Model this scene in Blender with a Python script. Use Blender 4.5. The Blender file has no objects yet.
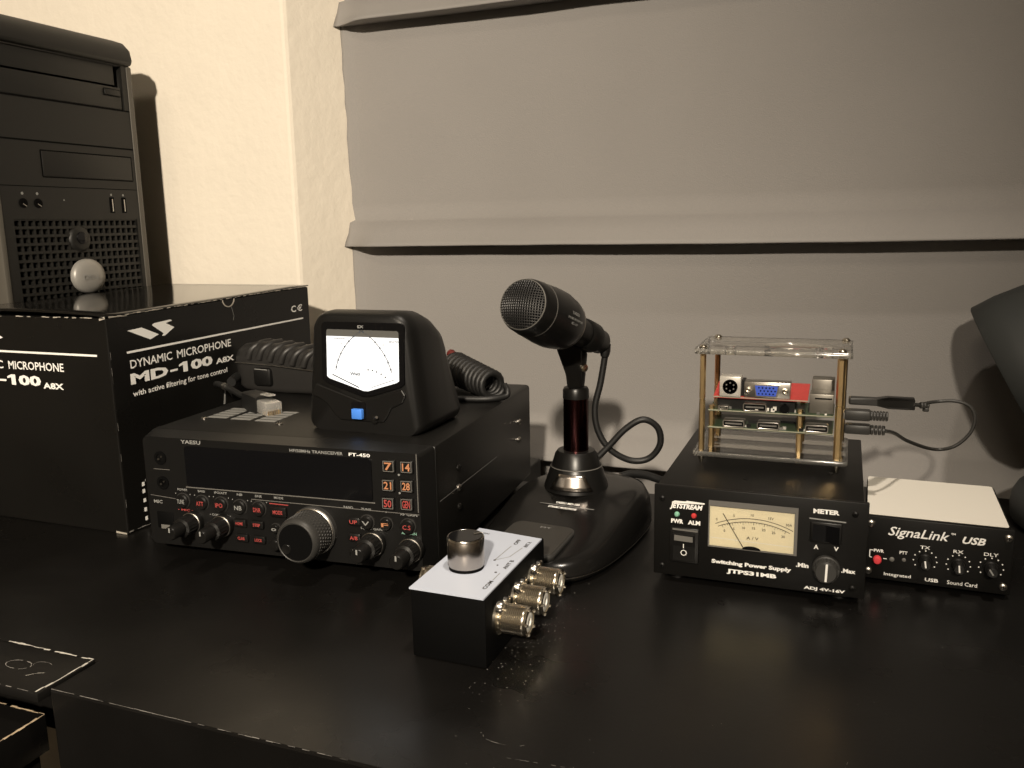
import bpy, bmesh, math, random
from mathutils import Vector, Matrix, noise
C = bpy.context.scene.collection
PI = math.pi
R = math.radians
rnd = random.Random(7)

# ------------------------------------------------------------------ camera, light, exposure
sc = bpy.context.scene
cd = bpy.data.cameras.new('camera'); cam = bpy.data.objects.new('camera', cd); C.objects.link(cam); sc.camera = cam
cd.sensor_width = 36; cd.sensor_fit = 'HORIZONTAL'; cd.lens = 856.56 / 1024 * 36; cd.clip_start = .01
_p, _r, _y = R(10.54), R(-1.105), R(21.5)
fwd = Vector((-math.sin(_y) * math.cos(_p), math.cos(_y) * math.cos(_p), -math.sin(_p)))
e1 = Vector((math.cos(_y), math.sin(_y), 0)); dn = fwd.cross(e1).normalized()
rt = e1 * math.cos(_r) - dn * math.sin(_r); dv = e1 * math.sin(_r) + dn * math.cos(_r)
cam.matrix_world = Matrix(((rt.x, -dv.x, -fwd.x, 0), (rt.y, -dv.y, -fwd.y, 0), (rt.z, -dv.z, -fwd.z, .2363), (0, 0, 0, 1)))

w = bpy.data.worlds.new('world'); sc.world = w; w.use_nodes = True
w.node_tree.nodes['Background'].inputs[0].default_value = (1, .9, .75, 1)
w.node_tree.nodes['Background'].inputs[1].default_value = .08

def spot(name, loc, aim, power, col, angle, blend, size):
    l = bpy.data.lights.new(name, 'SPOT'); o = bpy.data.objects.new(name, l); C.objects.link(o)
    l.energy = power; l.color = col; l.spot_size = R(angle); l.spot_blend = blend; l.shadow_soft_size = size
    o.location = loc; o.rotation_euler = (Vector(aim) - Vector(loc)).to_track_quat('-Z', 'Y').to_euler()
    return o
WARM = (1, .875, .71)
spot('warm_lamp', (.20, -1.15, .95), (-1.12, .82, .00), 190, WARM, 73, 1.0, .035)
spot('ceiling_spot', (.14, .22, 1.6), (-.01, .48, 0), 45, (1, .88, .74), 41, 1.0, .035)
al = bpy.data.lights.new('fill_light', 'AREA'); ao = bpy.data.objects.new('fill_light', al); C.objects.link(ao)  # unseen soft fill, added behind the camera to lift the tower's wall shadow
al.shape = 'DISK'; al.size = .6; al.energy = 9; al.color = (1, .84, .64); ao.location = (-.3, -1.3, 1.73)
sc.view_settings.view_transform = 'Standard'; sc.view_settings.look = 'None'
sc.view_settings.gamma = 1; sc.view_settings.use_curve_mapping = False
sc.view_settings.exposure = .50

# ------------------------------------------------------------------ materials
def lin(c): return tuple((v / 12.92 if v <= .04045 else ((v + .055) / 1.055) ** 2.4) for v in c)
def hexc(h): return lin(tuple(int(h[i:i + 2], 16) / 255 for i in (0, 2, 4)))
MATS = {}
def mat(name, col, rough=.5, metal=0, bump=0, bscale=400, var=0, vscale=30, spec=.5, trans=0, emit=0, coat=0, ior=1.45, rvar=0):
    m = bpy.data.materials.new(name); m.use_nodes = True; nt = m.node_tree; b = nt.nodes['Principled BSDF']
    c = hexc(col) if isinstance(col, str) else col
    b.inputs['Base Color'].default_value = (*c, 1); b.inputs['Roughness'].default_value = rough
    b.inputs['Metallic'].default_value = metal; b.inputs['Specular IOR Level'].default_value = spec
    b.inputs['Transmission Weight'].default_value = trans; b.inputs['IOR'].default_value = ior
    b.inputs['Coat Weight'].default_value = coat
    if emit:
        b.inputs['Emission Color'].default_value = (*c, 1); b.inputs['Emission Strength'].default_value = emit
    tc = nt.nodes.new('ShaderNodeTexCoord')
    def nz(scale, det=4):
        n = nt.nodes.new('ShaderNodeTexNoise'); n.inputs['Scale'].default_value = scale; n.inputs['Detail'].default_value = det
        nt.links.new(tc.outputs['Object'], n.inputs['Vector']); return n
    if var:
        n = nz(vscale); mx = nt.nodes.new('ShaderNodeMix'); mx.data_type = 'RGBA'
        mx.inputs[6].default_value = (*[v * (1 - var) for v in c], 1); mx.inputs[7].default_value = (*[min(1, v * (1 + var)) for v in c], 1)
        nt.links.new(n.outputs['Fac'], mx.inputs[0]); nt.links.new(mx.outputs[2], b.inputs['Base Color'])
    if rvar:
        n = nz(vscale * 1.3); mr = nt.nodes.new('ShaderNodeMapRange')
        mr.inputs[1].default_value = .3; mr.inputs[2].default_value = .7; mr.inputs[3].default_value = max(.02, rough - rvar); mr.inputs[4].default_value = rough + rvar
        nt.links.new(n.outputs['Fac'], mr.inputs[0]); nt.links.new(mr.outputs[0], b.inputs['Roughness'])
    if bump:
        n = nz(bscale); bp = nt.nodes.new('ShaderNodeBump'); bp.inputs['Strength'].default_value = bump; bp.inputs['Distance'].default_value = .002
        nt.links.new(n.outputs['Fac'], bp.inputs['Height']); nt.links.new(bp.outputs[0], b.inputs['Normal'])
    MATS[name] = m; return m
M_wall = mat('wall_plaster', (.74, .68, .58), .85, bump=.55, bscale=70, var=.04, vscale=15, spec=.2)
M_ceil = mat('ceiling_paint', (.75, .73, .7), .9, spec=.2)
M_floor = mat('floor_wood', (.035, .027, .021), .5, var=.3)
M_blind = mat('blind_fabric', (.275, .262, .25), .9, bump=.25, bscale=900, var=.05, vscale=9, spec=.15)
M_desk = mat('desk_black', (.0050, .0046, .0042), .33, var=.5, vscale=9, rvar=.10, spec=.38, bump=.02, bscale=300)
M_raw = mat('raw_edge', (.42, .33, .22), .8, var=.35, vscale=200)
M_chip = mat('chip_white', (.5, .48, .43), .8, var=.5, vscale=300)
M_dust = mat('dust', (.20, .19, .175), .9)
M_blk = mat('black_plastic', (.0055, .0053, .0050), .40, bump=.05, bscale=1500, spec=.4)
M_blk2 = mat('black_plastic_satin', (.0065, .0062, .0058), .33, spec=.42)
M_gloss = mat('black_gloss', (.004, .004, .0045), .08, spec=.5)
M_deep = mat('recess_black', (.0016, .0016, .0016), .7, spec=.1)
M_metblk = mat('black_painted_metal', (.0055, .0052, .0047), .40, bump=.06, bscale=1800, spec=.24)
M_rub = mat('black_rubber', (.008, .0078, .0075), .5)
M_card = mat('black_card', (.0060, .0056, .0050), .32, spec=.4, var=.25, vscale=12, rvar=.08)
M_lid = mat('glossy_black_card', (.0060, .0056, .0050), .11, spec=.6, var=.25, vscale=12)
M_cardedge = mat('card_worn_edge', (.35, .32, .27), .9, var=.6, vscale=160)
M_print = mat('white_print', (.80, .79, .76), .6)
M_dim = mat('grey_print', (.24, .24, .23), .6)
M_green = mat('green_print', (.18, .34, .26), .6)
M_orange = mat('orange_print', (.42, .18, .085), .6)
M_redp = mat('red_print', (.34, .05, .045), .6)
M_tower = mat('tower_plastic', (.0088, .0084, .0072), .5, bump=.05, bscale=900)
M_tower2 = mat('tower_grey_plastic', (.075, .068, .056), .5)
M_silver = mat('silver_plastic', (.48, .46, .42), .35, metal=.3)
M_housing = mat('dull_metal', (.20, .185, .16), .4, metal=.7)
M_chrome = mat('chrome', (.78, .75, .70), .18, metal=1)
M_steel = mat('steel', (.55, .52, .47), .3, metal=1)
M_brush = mat('brushed_nickel', (.42, .38, .34), .26, metal=1)
M_nick = mat('nickel_plating', (.72, .66, .55), .22, metal=1, var=.15, vscale=300)
M_brass = mat('brass', (.74, .54, .28), .32, metal=1, var=.12, vscale=90)
M_copper = mat('copper', (.60, .30, .14), .3, metal=1)
M_pole = mat('maroon_metal', (.075, .027, .027), .17, metal=1)
M_teflon = mat('white_insulator', (.72, .70, .64), .5)
M_dial = mat('lit_dial', (.42, .43, .44), .6, emit=1.35)
M_dialgrey = mat('dial_top_grey', (.09, .09, .085), .5)
M_dialink = mat('dial_ink', (.05, .06, .08), .7)
M_dialgreyink = mat('dial_grey_ink', (.10, .105, .12), .7)
M_blue = mat('blue_button', (.06, .22, .72), .4)
M_cream = mat('cream_dial', (.72, .645, .46), .6)
M_creamlab = mat('cream_label', (.70, .67, .60), .55)
M_dkred = mat('dark_red_rubber', (.10, .015, .012), .5)
M_base = mat('black_base_gloss', (.0065, .0062, .0058), .22, spec=.5)
M_ptt = mat('talk_bar_grey', (.030, .028, .025), .42)
M_badge = mat('badge_grey', (.27, .26, .24), .38, metal=.2)
M_ink = mat('black_ink', (.03, .025, .02), .7)
def clear(name, tint, rough, milky):
    m = bpy.data.materials.new(name); m.use_nodes = True; nt = m.node_tree; nt.nodes.clear()
    out = nt.nodes.new('ShaderNodeOutputMaterial'); t = nt.nodes.new('ShaderNodeBsdfTransparent'); g = nt.nodes.new('ShaderNodeBsdfGlossy')
    d = nt.nodes.new('ShaderNodeBsdfDiffuse'); m1 = nt.nodes.new('ShaderNodeMixShader'); m2 = nt.nodes.new('ShaderNodeMixShader'); f = nt.nodes.new('ShaderNodeFresnel')
    t.inputs[0].default_value = (*tint, 1); g.inputs['Roughness'].default_value = rough; g.inputs[0].default_value = (1, 1, 1, 1); d.inputs[0].default_value = (.8, .78, .72, 1); f.inputs[0].default_value = 1.47
    m2.inputs[0].default_value = milky
    nt.links.new(f.outputs[0], m1.inputs[0]); nt.links.new(t.outputs[0], m1.inputs[1]); nt.links.new(g.outputs[0], m1.inputs[2])
    nt.links.new(m1.outputs[0], m2.inputs[1]); nt.links.new(d.outputs[0], m2.inputs[2]); nt.links.new(m2.outputs[0], out.inputs[0]); return m
M_glass = clear('meter_glass', (.97, .97, .96), .05, .0)
M_acr = clear('clear_acrylic', (.95, .945, .93), .05, .0)
M_acredge = clear('acrylic_edge', (.84, .82, .77), .12, .10)
M_clear = mat('clear_plug_plastic', (.85, .83, .78), .12, trans=.75, ior=1.4)
M_plate = mat('white_plate', (.47, .51, .60), .45)
M_redled = mat('red_lens', (.50, .04, .04), .25)
M_grnled = mat('green_lens', (.20, .42, .30), .25)
M_redb = mat('red_cap', (.62, .05, .06), .4)
M_pcb = mat('green_board', (.035, .06, .03), .45, var=.3, vscale=200)
M_pcbedge = mat('board_edge', (.30, .29, .22), .6)
M_pcbred = mat('red_board', (.40, .045, .04), .4, var=.2, vscale=500)
M_vga = mat('blue_insert', (.04, .09, .50), .45)
M_grey = mat('grey_plastic', (.12, .115, .105), .5)
M_grille = mat('grille_wire', (.020, .0195, .019), .35, metal=.4)
M_usb = mat('dark_grey_moulding', (.030, .029, .027), .45)
M_mic = mat('hand_mic_shell', (.017, .016, .015), .45)
M_lampblk = mat('lamp_black', (.030, .032, .031), .55, spec=.3)
M_sticker = mat('pale_label_ink', (.20, .20, .19), .6)

# ------------------------------------------------------------------ helpers
def finish(bm, name, m, parent=None, smooth=None, xf=None):
    bmesh.ops.recalc_face_normals(bm, faces=bm.faces[:])
    me = bpy.data.meshes.new(name); bm.to_mesh(me); bm.free()
    return link(me, name, m, parent, smooth, xf)
def link(me, name, m, parent=None, smooth=None, xf=None):
    if xf is not None: me.transform(xf)
    if m is not None:
        me.materials.clear(); me.materials.append(m)
    o = bpy.data.objects.new(name, me); C.objects.link(o)
    if parent is not None: o.parent = parent
    if smooth is not None:
        for p in me.polygons: p.use_smooth = True
        if smooth < 180: me.set_sharp_from_angle(angle=R(smooth))
    return o
def thing(name, label, cat, loc=(0, 0, 0), rz=0, group=None):
    o = bpy.data.objects.new(name, None); C.objects.link(o); o.location = loc; o.rotation_euler = (0, 0, R(rz))
    o.empty_display_size = .02
    o['label'] = label; o['category'] = cat
    if group: o['group'] = group
    return o
def tag(o, label, cat, group=None):
    o['label'] = label; o['category'] = cat
    if group: o['group'] = group
    return o
def lab(o, label): o['label'] = label; return o
def struct(o): o['kind'] = 'structure'; return o
def NB(): return bmesh.new()
def box(bm, x0, x1, y0, y1, z0, z1, r=0, seg=2):
    v = bmesh.ops.create_cube(bm, size=1)['verts']
    for q in v:
        q.co = Vector(((x0 + x1) / 2 + q.co.x * (x1 - x0), (y0 + y1) / 2 + q.co.y * (y1 - y0), (z0 + z1) / 2 + q.co.z * (z1 - z0)))
    if r:
        ed = list({e for q in v for e in q.link_edges})
        bmesh.ops.bevel(bm, geom=ed, offset=r, segments=seg, affect='EDGES', profile=.5)
    return bm
def Bx(name, m, parent, x0, x1, y0, y1, z0, z1, r=0, seg=2):
    return finish(box(NB(), x0, x1, y0, y1, z0, z1, r, seg), name, m, parent, 40 if r else None)
def frame_to(p0, axis):
    q = Vector(axis).normalized().to_track_quat('Z', 'Y'); return Matrix.Translation(Vector(p0)) @ q.to_matrix().to_4x4()
def lathe(bm, prof, p0=(0, 0, 0), axis=(0, 0, 1), n=32, cap=True, spin=0):
    """prof = [(r, h)...] turned about axis from p0"""
    F = frame_to(p0, axis); rings = []
    for r, h in prof:
        if r < 1e-6: rings.append([bm.verts.new(F @ Vector((0, 0, h)))])
        else: rings.append([bm.verts.new(F @ Vector((r * math.cos(2 * PI * i / n + spin), r * math.sin(2 * PI * i / n + spin), h))) for i in range(n)])
    for a, b in zip(rings, rings[1:]):
        for i in range(n):
            j = (i + 1) % n
            if len(a) == 1 and len(b) == 1: continue
            if len(a) == 1: bm.faces.new((a[0], b[i], b[j]))
            elif len(b) == 1: bm.faces.new((a[i], b[0], a[j]))
            else: bm.faces.new((a[i], a[j], b[j], b[i]))
    if cap:
        for q in (rings[0], rings[-1]):
            if len(q) > 1: bm.faces.new(q)
    return bm
def La(name, m, parent, prof, p0, axis, n=32, smooth=40, cap=True, spin=0):
    return finish(lathe(NB(), prof, p0, axis, n, cap, spin), name, m, parent, smooth)
def spline(pts, k=8, closed=False):
    P = [Vector(p) for p in pts]; out = []
    n = len(P)
    for i in range(n - 1):
        a, b, c, d = P[max(i - 1, 0)], P[i], P[i + 1], P[min(i + 2, n - 1)]
        for s in range(k):
            t = s / k
            out.append(.5 * ((2 * b) + (c - a) * t + (2 * a - 5 * b + 4 * c - d) * t * t + (3 * b - a - 3 * c + d) * t ** 3))
    out.append(P[-1]); return out
def tube(bm, pts, r, n=8, radii=None):
    prev = None; rings = []; up = None
    for i, p in enumerate(pts):
        t = (pts[min(i + 1, len(pts) - 1)] - pts[max(i - 1, 0)])
        if t.length < 1e-9: t = Vector((0, 0, 1))
        t.normalize()
        if up is None: up = t.orthogonal().normalized()
        up = (up - t * up.dot(t)).normalized(); sd = t.cross(up)
        rr = radii[i] if radii else r
        rings.append([bm.verts.new(p + (up * math.cos(2 * PI * k / n) + sd * math.sin(2 * PI * k / n)) * rr) for k in range(n)])
    for a, b in zip(rings, rings[1:]):
        for i in range(n): bm.faces.new((a[i], a[(i + 1) % n], b[(i + 1) % n], b[i]))
    bm.faces.new(rings[0]); bm.faces.new(rings[-1]); return bm
def Tu(name, m, parent, pts, r, k=8, n=10, radii=None):
    return finish(tube(NB(), spline(pts, k), r, n, radii), name, m, parent, 60)
def prism(bm, poly, d0, d1, f):
    """poly of (a,b) pushed from d0 to d1 through f(a,b,d) -> point"""
    A = [bm.verts.new(f(a, b, d0)) for a, b in poly]; B = [bm.verts.new(f(a, b, d1)) for a, b in poly]
    bm.faces.new(A); bm.faces.new(B); n = len(poly)
    for i in range(n): bm.faces.new((A[i], A[(i + 1) % n], B[(i + 1) % n], B[i]))
    return bm
FRONT = lambda y: (lambda a, b, d: Vector((a, y - d, b)))
TOP = lambda z: (lambda a, b, d: Vector((a, b, z + d)))
def rrect(x0, x1, z0, z1, r, n=5):
    out = []
    for cx, cz, s in ((x1 - r, z1 - r, 0), (x0 + r, z1 - r, 90), (x0 + r, z0 + r, 180), (x1 - r, z0 + r, 270)):
        for i in range(n + 1):
            a = R(s + 90 * i / n); out.append((cx + r * math.cos(a), cz + r * math.sin(a)))
    return out
def circ(cx, cz, r, n=32, rz=None): return [(cx + r * math.cos(2 * PI * i / n), cz + (rz or r) * math.sin(2 * PI * i / n)) for i in range(n)]
def plate(name, m, parent, outer, holes, d0, d1, f, smooth=30):
    """flat sheet with holes, thickness d0..d1, mapped through f(a, b, d)"""
    cu = bpy.data.curves.new('tmp', 'CURVE'); cu.dimensions = '2D'; cu.fill_mode = 'BOTH'; cu.extrude = abs(d1 - d0) / 2
    for poly in [outer] + list(holes):
        s = cu.splines.new('POLY'); s.points.add(len(poly) - 1); s.use_cyclic_u = True
        for p, (a, b) in zip(s.points, poly): p.co = (a, b, 0, 1)
    o = bpy.data.objects.new('tmp', cu); me = bpy.data.meshes.new_from_object(o); bpy.data.objects.remove(o); bpy.data.curves.remove(cu)
    mid = (d0 + d1) / 2
    for v in me.vertices: v.co = f(v.co.x, v.co.y, mid + v.co.z)
    bm = bmesh.new(); bm.from_mesh(me); bpy.data.meshes.remove(me)
    bmesh.ops.remove_doubles(bm, verts=bm.verts[:], dist=1e-6)
    return finish(bm, name, m, parent, None)
_tc = {}
def text_mesh(s, bold, shear):
    key = (s, bold, shear)
    if key not in _tc:
        cu = bpy.data.curves.new('tmp', 'FONT'); cu.body = s; cu.size = 1; cu.offset = bold; cu.shear = shear; cu.resolution_u = 2; cu.extrude = 0
        o = bpy.data.objects.new('tmp', cu); me = bpy.data.meshes.new_from_object(o); bpy.data.objects.remove(o); bpy.data.curves.remove(cu)
        xs = [v.co.x for v in me.vertices]; ys = [v.co.y for v in me.vertices]
        _tc[key] = (me, min(xs), max(xs), min(ys), max(ys))
    return _tc[key]
def text(s, m, parent, f, x0, x1, z0, z1, bold=0, shear=0, d=.00015, name='lettering'):
    """lettering filling x0..x1, z0..z1 of the face f(a,b,d)"""
    me, a0, a1, b0, b1 = text_mesh(s, bold, shear); me = me.copy()
    for v in me.vertices:
        v.co = f(x0 + (v.co.x - a0) / (a1 - a0) * (x1 - x0), z0 + (v.co.y - b0) / (b1 - b0) * (z1 - z0), d)
    return link(me, name, m, parent)
def textc(s, m, parent, f, cx, cz, h, wd=None, bold=.01, **k):
    me, a0, a1, b0, b1 = text_mesh(s, bold, k.get('shear', 0)); w_ = wd or h * (a1 - a0) / (b1 - b0)
    return text(s, m, parent, f, cx - w_ / 2, cx + w_ / 2, cz - h / 2, cz + h / 2, bold, **k)
def line(name, m, parent, f, pts, wd, d=.00015):
    bm = NB()
    for (a, b), (c, e) in zip(pts, pts[1:]):
        l = math.hypot(c - a, e - b) or 1; nx, nz = -(e - b) / l * wd / 2, (c - a) / l * wd / 2
        bm.faces.new([bm.verts.new(f(*q, d)) for q in ((a + nx, b + nz), (a - nx, b - nz), (c - nx, e - nz), (c + nx, e + nz))])
    return finish(bm, name, m, parent)
def flat(name, m, parent, f, polys, d0=0, d1=.00015):
    bm = NB()
    for p in polys: prism(bm, p, d0, d1, f)
    return finish(bm, name, m, parent)
def bevmod(o, wd, seg=2):
    b = o.modifiers.new('b', 'BEVEL'); b.width = wd; b.segments = seg; b.limit_method = 'ANGLE'; b.angle_limit = R(40); return o
mm = .001

# ------------------------------------------------------------------ room
def room(name, m, *a): return struct(Bx(name, m, None, *a))
room('floor', M_floor, -2.6, 2.4, -3.2, 1.4, -.76, -.73)
room('ceiling', M_ceil, -2.6, 2.4, -3.2, 1.4, 1.75, 1.8)
room('wall_left', M_wall, -2.6, -2.5, -3.2, 1.4, -.73, 1.75)
room('wall_right', M_wall, 2.3, 2.4, -3.2, 1.4, -.73, 1.75)
room('wall_rear', M_wall, -2.5, 2.3, -3.2, -3.1, -.73, 1.75)
bm = NB(); prism(bm, [(-2.5, .815), (-.5745, .815), (-.5420, .893), (-.5420, 1.02), (-2.5, 1.02)], -.73, 1.75, lambda a, b, d: Vector((a, b, d)))
wl = finish(bm, 'wall_back', M_wall, None); struct(wl); bevmod(wl, .004)
room('wall_back_right', M_wall, 1.3, 2.3, .815, 1.02, -.73, 1.75)
room('wall_above_window', M_wall, -.5745, 1.3, .815, 1.02, 1.25, 1.75)
room('wall_recess', M_wall, -2.5, 2.3, 1.02, 1.10, -.73, 1.75)

# roman blind -------------------------------------------------------
bl = thing('roman_blind', 'grey fabric roman blind with overlapping pleats filling the window recess', 'blind', (.3, .885, 1.2))
XL, XR = -.547, 1.12
zf = [0.9702, 0.7015, 0.4575, 0.2154, -0.0182, -0.2566]
def blind_panel(zt, zb, i):
    NX = 150; prof = []
    n = 12
    for k in range(n + 1):
        t = k / n; prof.append((0.0 + .004 * t * t, zt + (zb + .030 - zt) * t))
    prof += [(-.008, zb + .027), (-.0170, zb + .014), (-.0280, zb + .004), (-.0310, zb + .0008), (-.0305, zb - .0006), (-.026, zb - .0002), (.003, zb + .0015)]
    bm = NB(); rows = []
    for j, (dy, z) in enumerate(prof):
        row = []
        for ix in range(NX + 1):
            u = ix / NX; u = u ** 1.25; x = XL + (XR - XL) * u
            xx = x
            band = max(0, min(1, (zb + .05 - z) / .05))
            if ix == 0: xx = XL - .003 * band
            dz = 0
            ws = noise.noise(Vector((x * 2.2, z * 2.6, i * 3.1))) * .0035
            ws += noise.noise(Vector((x * 9, z * 5, i * 7.7))) * .0012
            edge = max(0, 1 - (x - XL) / .05)
            ws += edge * noise.noise(Vector((x * 20, z * 55, i))) * .003
            fade = 1 if j < n else .35
            if j >= n: dz = noise.noise(Vector((x * 3, i * 9.1, 2))) * .0022 + noise.noise(Vector((x * 14, i * 5.1, 7))) * .0006
            tt = max(0, min(1, (x - XL) / .045)); tt = .40 + .60 * tt * tt * (3 - 2 * tt)
            if j < n and x - XL < .011: ws -= .0020
            row.append(bm.verts.new((xx - .3, (dy * tt if dy < 0 else dy) + ws * fade, z + dz - 1.2)))
        rows.append(row)
    for a, b in zip(rows, rows[1:]):
        for k in range(NX): bm.faces.new((a[k], a[k + 1], b[k + 1], b[k]))
    o = finish(bm, 'fabric_panel', M_blind, bl, 180)
    s = o.modifiers.new('s', 'SOLIDIFY'); s.thickness = .0008
    return o
for i in range(5):
    blind_panel(zf[i] + (.012 if i else 0), zf[i + 1], i)
Bx('head_rail', M_ceil, bl, XL - .3, XR - .3, -.02, .03, -.15, -.11)

# ------------------------------------------------------------------ desk
dk = thing('desk', 'long black desk with a scuffed glossy top carrying the radio gear', 'desk', (.1, .55, -.73))
def D(name, m, x0, x1, y0, y1, z0, z1, r=0): return Bx(name, m, dk, x0 - .1, x1 - .1, y0 - .55, y1 - .55, z0 + .73, z1 + .73, r)
bm = NB(); prism(bm, [(-.382 - .1, .296 - .55), (1.0, .296 - .55), (1.0, .80 - .55), (-.02 - .1, .80 - .55), (-.02 - .1, .722 - .55), (-.285 - .1, .722 - .55), (-.285 - .1, .80 - .55), (-1.25 - .1, .80 - .55), (-1.25 - .1, .3265 - .55), (-.382 - .1, .3265 - .55)], .68, .73, lambda a, b, d: Vector((a, b, d)))
tp = finish(bm, 'desktop', M_desk, dk); bevmod(tp, .0012)
for (x, y) in ((1.0, .33), (1.0, .74), (-1.2, .36), (-1.2, .74)): D('leg', M_desk, x - .05, x, y, y + .05, -.73, -.05)
D('apron', M_desk, -.375, .98, .302, .32, -.13, -.0501)
TP = lambda a, b, d: Vector((a - .1, b - .55, .73 + d))
pt = D('edge_patch', M_desk, -1.2, -.3825, .2890, .3262, -.004, .0012, .0006); lab(pt, 'worn black corner strip with white chipped outline')
def ragged(name, m, pts, wd, z, parent, f, seed, gap=.2, step=.004):
    r_ = random.Random(seed); bm = NB()
    for (a, b), (c, e) in zip(pts, pts[1:]):
        L = math.hypot(c - a, e - b); n = max(1, int(L / step)); dx, dy = (c - a) / L, (e - b) / L
        for i in range(n):
            if r_.random() < gap: continue
            t0, t1 = i / n * L, (i + 1) / n * L * 1.0
            w0 = wd * r_.uniform(.25, 1); o = r_.uniform(-.3, .3) * wd
            P = [(t0, -w0), (t1, -w0 * r_.uniform(.4, 1)), (t1, w0 * r_.uniform(.3, 1)), (t0, w0 * r_.uniform(.3, 1))]
            bm.faces.new([bm.verts.new(f(a + dx * t - dy * (s + o), b + dy * t + dx * (s + o), z)) for t, s in P])
    o = finish(bm, name, m, parent); o['kind'] = 'stuff'; return o
ragged('edge_chips', M_chip, [(-.49, .3262), (-.3835, .3262)], .0010, .0015, dk, TP, 3, .25)
ragged('edge_chips', M_chip, [(-.3835, .3262), (-.3835, .305), (-.3845, .2900)], .0013, .0015, dk, TP, 4, .1)
ragged('edge_chips', M_dust, [(-.49, .2893), (-.385, .2893)], .0004, .0015, dk, TP, 5, .5)
ragged('edge_chips', M_dust, [(-.381, .2963), (-.2, .2963)], .00035, .0004, dk, TP, 6, .25)
def ell(cx, cy, a, b, n=18): return [(cx + a * math.cos(2 * PI * i / n), cy + b * math.sin(2 * PI * i / n)) for i in range(n + 1)]
ragged('scratches', M_dust, ell(-.4190, .3080, .0085, .0042), .00045, .0015, dk, TP, 8, .15, .002)
ragged('scratches', M_chip, [(-.4045, .3005), (-.4005, .3045), (-.397, .306)], .0004, .0015, dk, TP, 9, 0, .002)
ragged('scratches', M_dust, ell(-.4055, .312, .006, .003)[2:12], .0003, .0015, dk, TP, 10, .3, .002)
# dust specks and scratches on the top
bm = NB()
for i in range(420):
    x = rnd.uniform(-.55, .45); y = rnd.uniform(.30, .60)
    if i < 170: x = rnd.gauss(-.160, .010); y = rnd.gauss(.425, .035)
    s = rnd.uniform(.0001, .00034) * (1 if i > 170 else 1.5)
    bm.faces.new([bm.verts.new(TP(x + s * math.cos(t + i), y + s * rnd.uniform(.5, 1) * math.sin(t + i), .0003)) for t in (0, 1.6, 3.1, 4.7)])
sp = finish(bm, 'dust_specks', M_dust, dk); sp['kind'] = 'stuff'
ragged('scratches', M_dust, ell(-.139, .335, .011, .004)[9:18], .00018, .0003, dk, TP, 11, .25, .002)
ragged('scratches', M_dust, [(.006, .352), (.010, .37)], .00018, .0003, dk, TP, 12, .1, .002)
ragged('scratches', M_dust, [(-.135, .322), (-.10, .325), (-.06, .321)], .00012, .0003, dk, TP, 13, .5, .002)

# cabinet in front of the desk at the lower left
cb = thing('drawer_cabinet', 'black laminate drawer cabinet with raw chipped top edges in front of the desk', 'cabinet', (-.65, .12, -.73))
CP = lambda a, b, d: Vector((a + .65, b - .12, d + .73))
Bx('top', M_desk, cb, -.9 + .65, -.3925 + .65, -.10 - .12, .300 - .12, .690, .711, .0005)
Bx('body', M_desk, cb, -.89 + .65, -.396 + .65, -.09 - .12, .296 - .12, 0, .690)
ragged('raw_edge', M_raw, [(-.3930, -.02), (-.3930, .2995)], .0012, -.0186, cb, CP, 27, .02)
ragged('raw_edge', M_raw, [(-.3930, .2995), (-.50, .2995)], .0008, -.0186, cb, CP, 22, .25)

# ------------------------------------------------------------------ black printed carton
BL_, BW, BH = .264, .187, .173
bx = thing('carton', 'black cardboard microphone carton with white lettering between the computer tower and the radio', 'box', (-.5225, .490, 0))
shz = lambda y, z: z * (1 + .028 * y / BL_)
RF = lambda a, b, d: Vector((d, a, shz(a, b)))              # right face
FF = lambda a, b, d: Vector((-BW + a, -d, b))               # front face (a from its left edge)
bm = NB()
box(bm, -BW, 0, 0, BL_, 0, BH - .0008)
for v in bm.verts: v.co.z = shz(v.co.y, v.co.z)
o = finish(bm, 'carton_body', M_card, bx); bevmod(o, .0012)
bm = NB()   # loose lid flap, bulging a little
N = 14
g = [[bm.verts.new((-BW - .0006 + (BW + .0012) * i / N, -.0006 + (BL_ + .0006) * j / N, shz(BL_ * j / N, BH) + .0002 + .0028 * math.sin(PI * i / N) * (1 - j / N) ** 2 - .0006 * math.sin(PI * j / N))) for i in range(N + 1)] for j in range(N + 1)]
for j in range(N):
    for i in range(N): bm.faces.new((g[j][i], g[j][i + 1], g[j + 1][i + 1], g[j + 1][i]))
o = finish(bm, 'lid_flap', M_lid, bx, 180)
s = o.modifiers.new('s', 'SOLIDIFY'); s.thickness = .0008; s.offset = 1
ragged('worn_edge', M_cardedge, [(.002, BH + .0002), (BL_ - .003, BH + .0002)], .0006, .0008, bx, RF, 31, .25)
ragged('worn_edge', M_cardedge, [(.002, BH - .0002), (.020, BH - .001)], .0010, .0008, bx, RF, 33, .1)
ragged('worn_edge', M_cardedge, [(0.01, BH - .0012), (BW - .001, BH - .0005)], .0006, .0008, bx, FF, 32, .4)
ragged('worn_edge', M_cardedge, [(BW - .006, BH - .002), (BW, BH - .0005)], .0014, .0008, bx, FF, 34, .05)
ragged('worn_edge', M_cardedge, [(BW - .012, .0012), (BW - .001, .001)], .0012, .0004, bx, FF, 35, .2)
ragged('worn_edge', M_dust, [(.001, .002), (.04, .0012)], .0006, .0004, bx, RF, 36, .2)
ragged('worn_edge', M_dust, [(.0006, .004), (.0006, .165)], .0003, .0003, bx, RF, 37, .7, .006)
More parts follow.
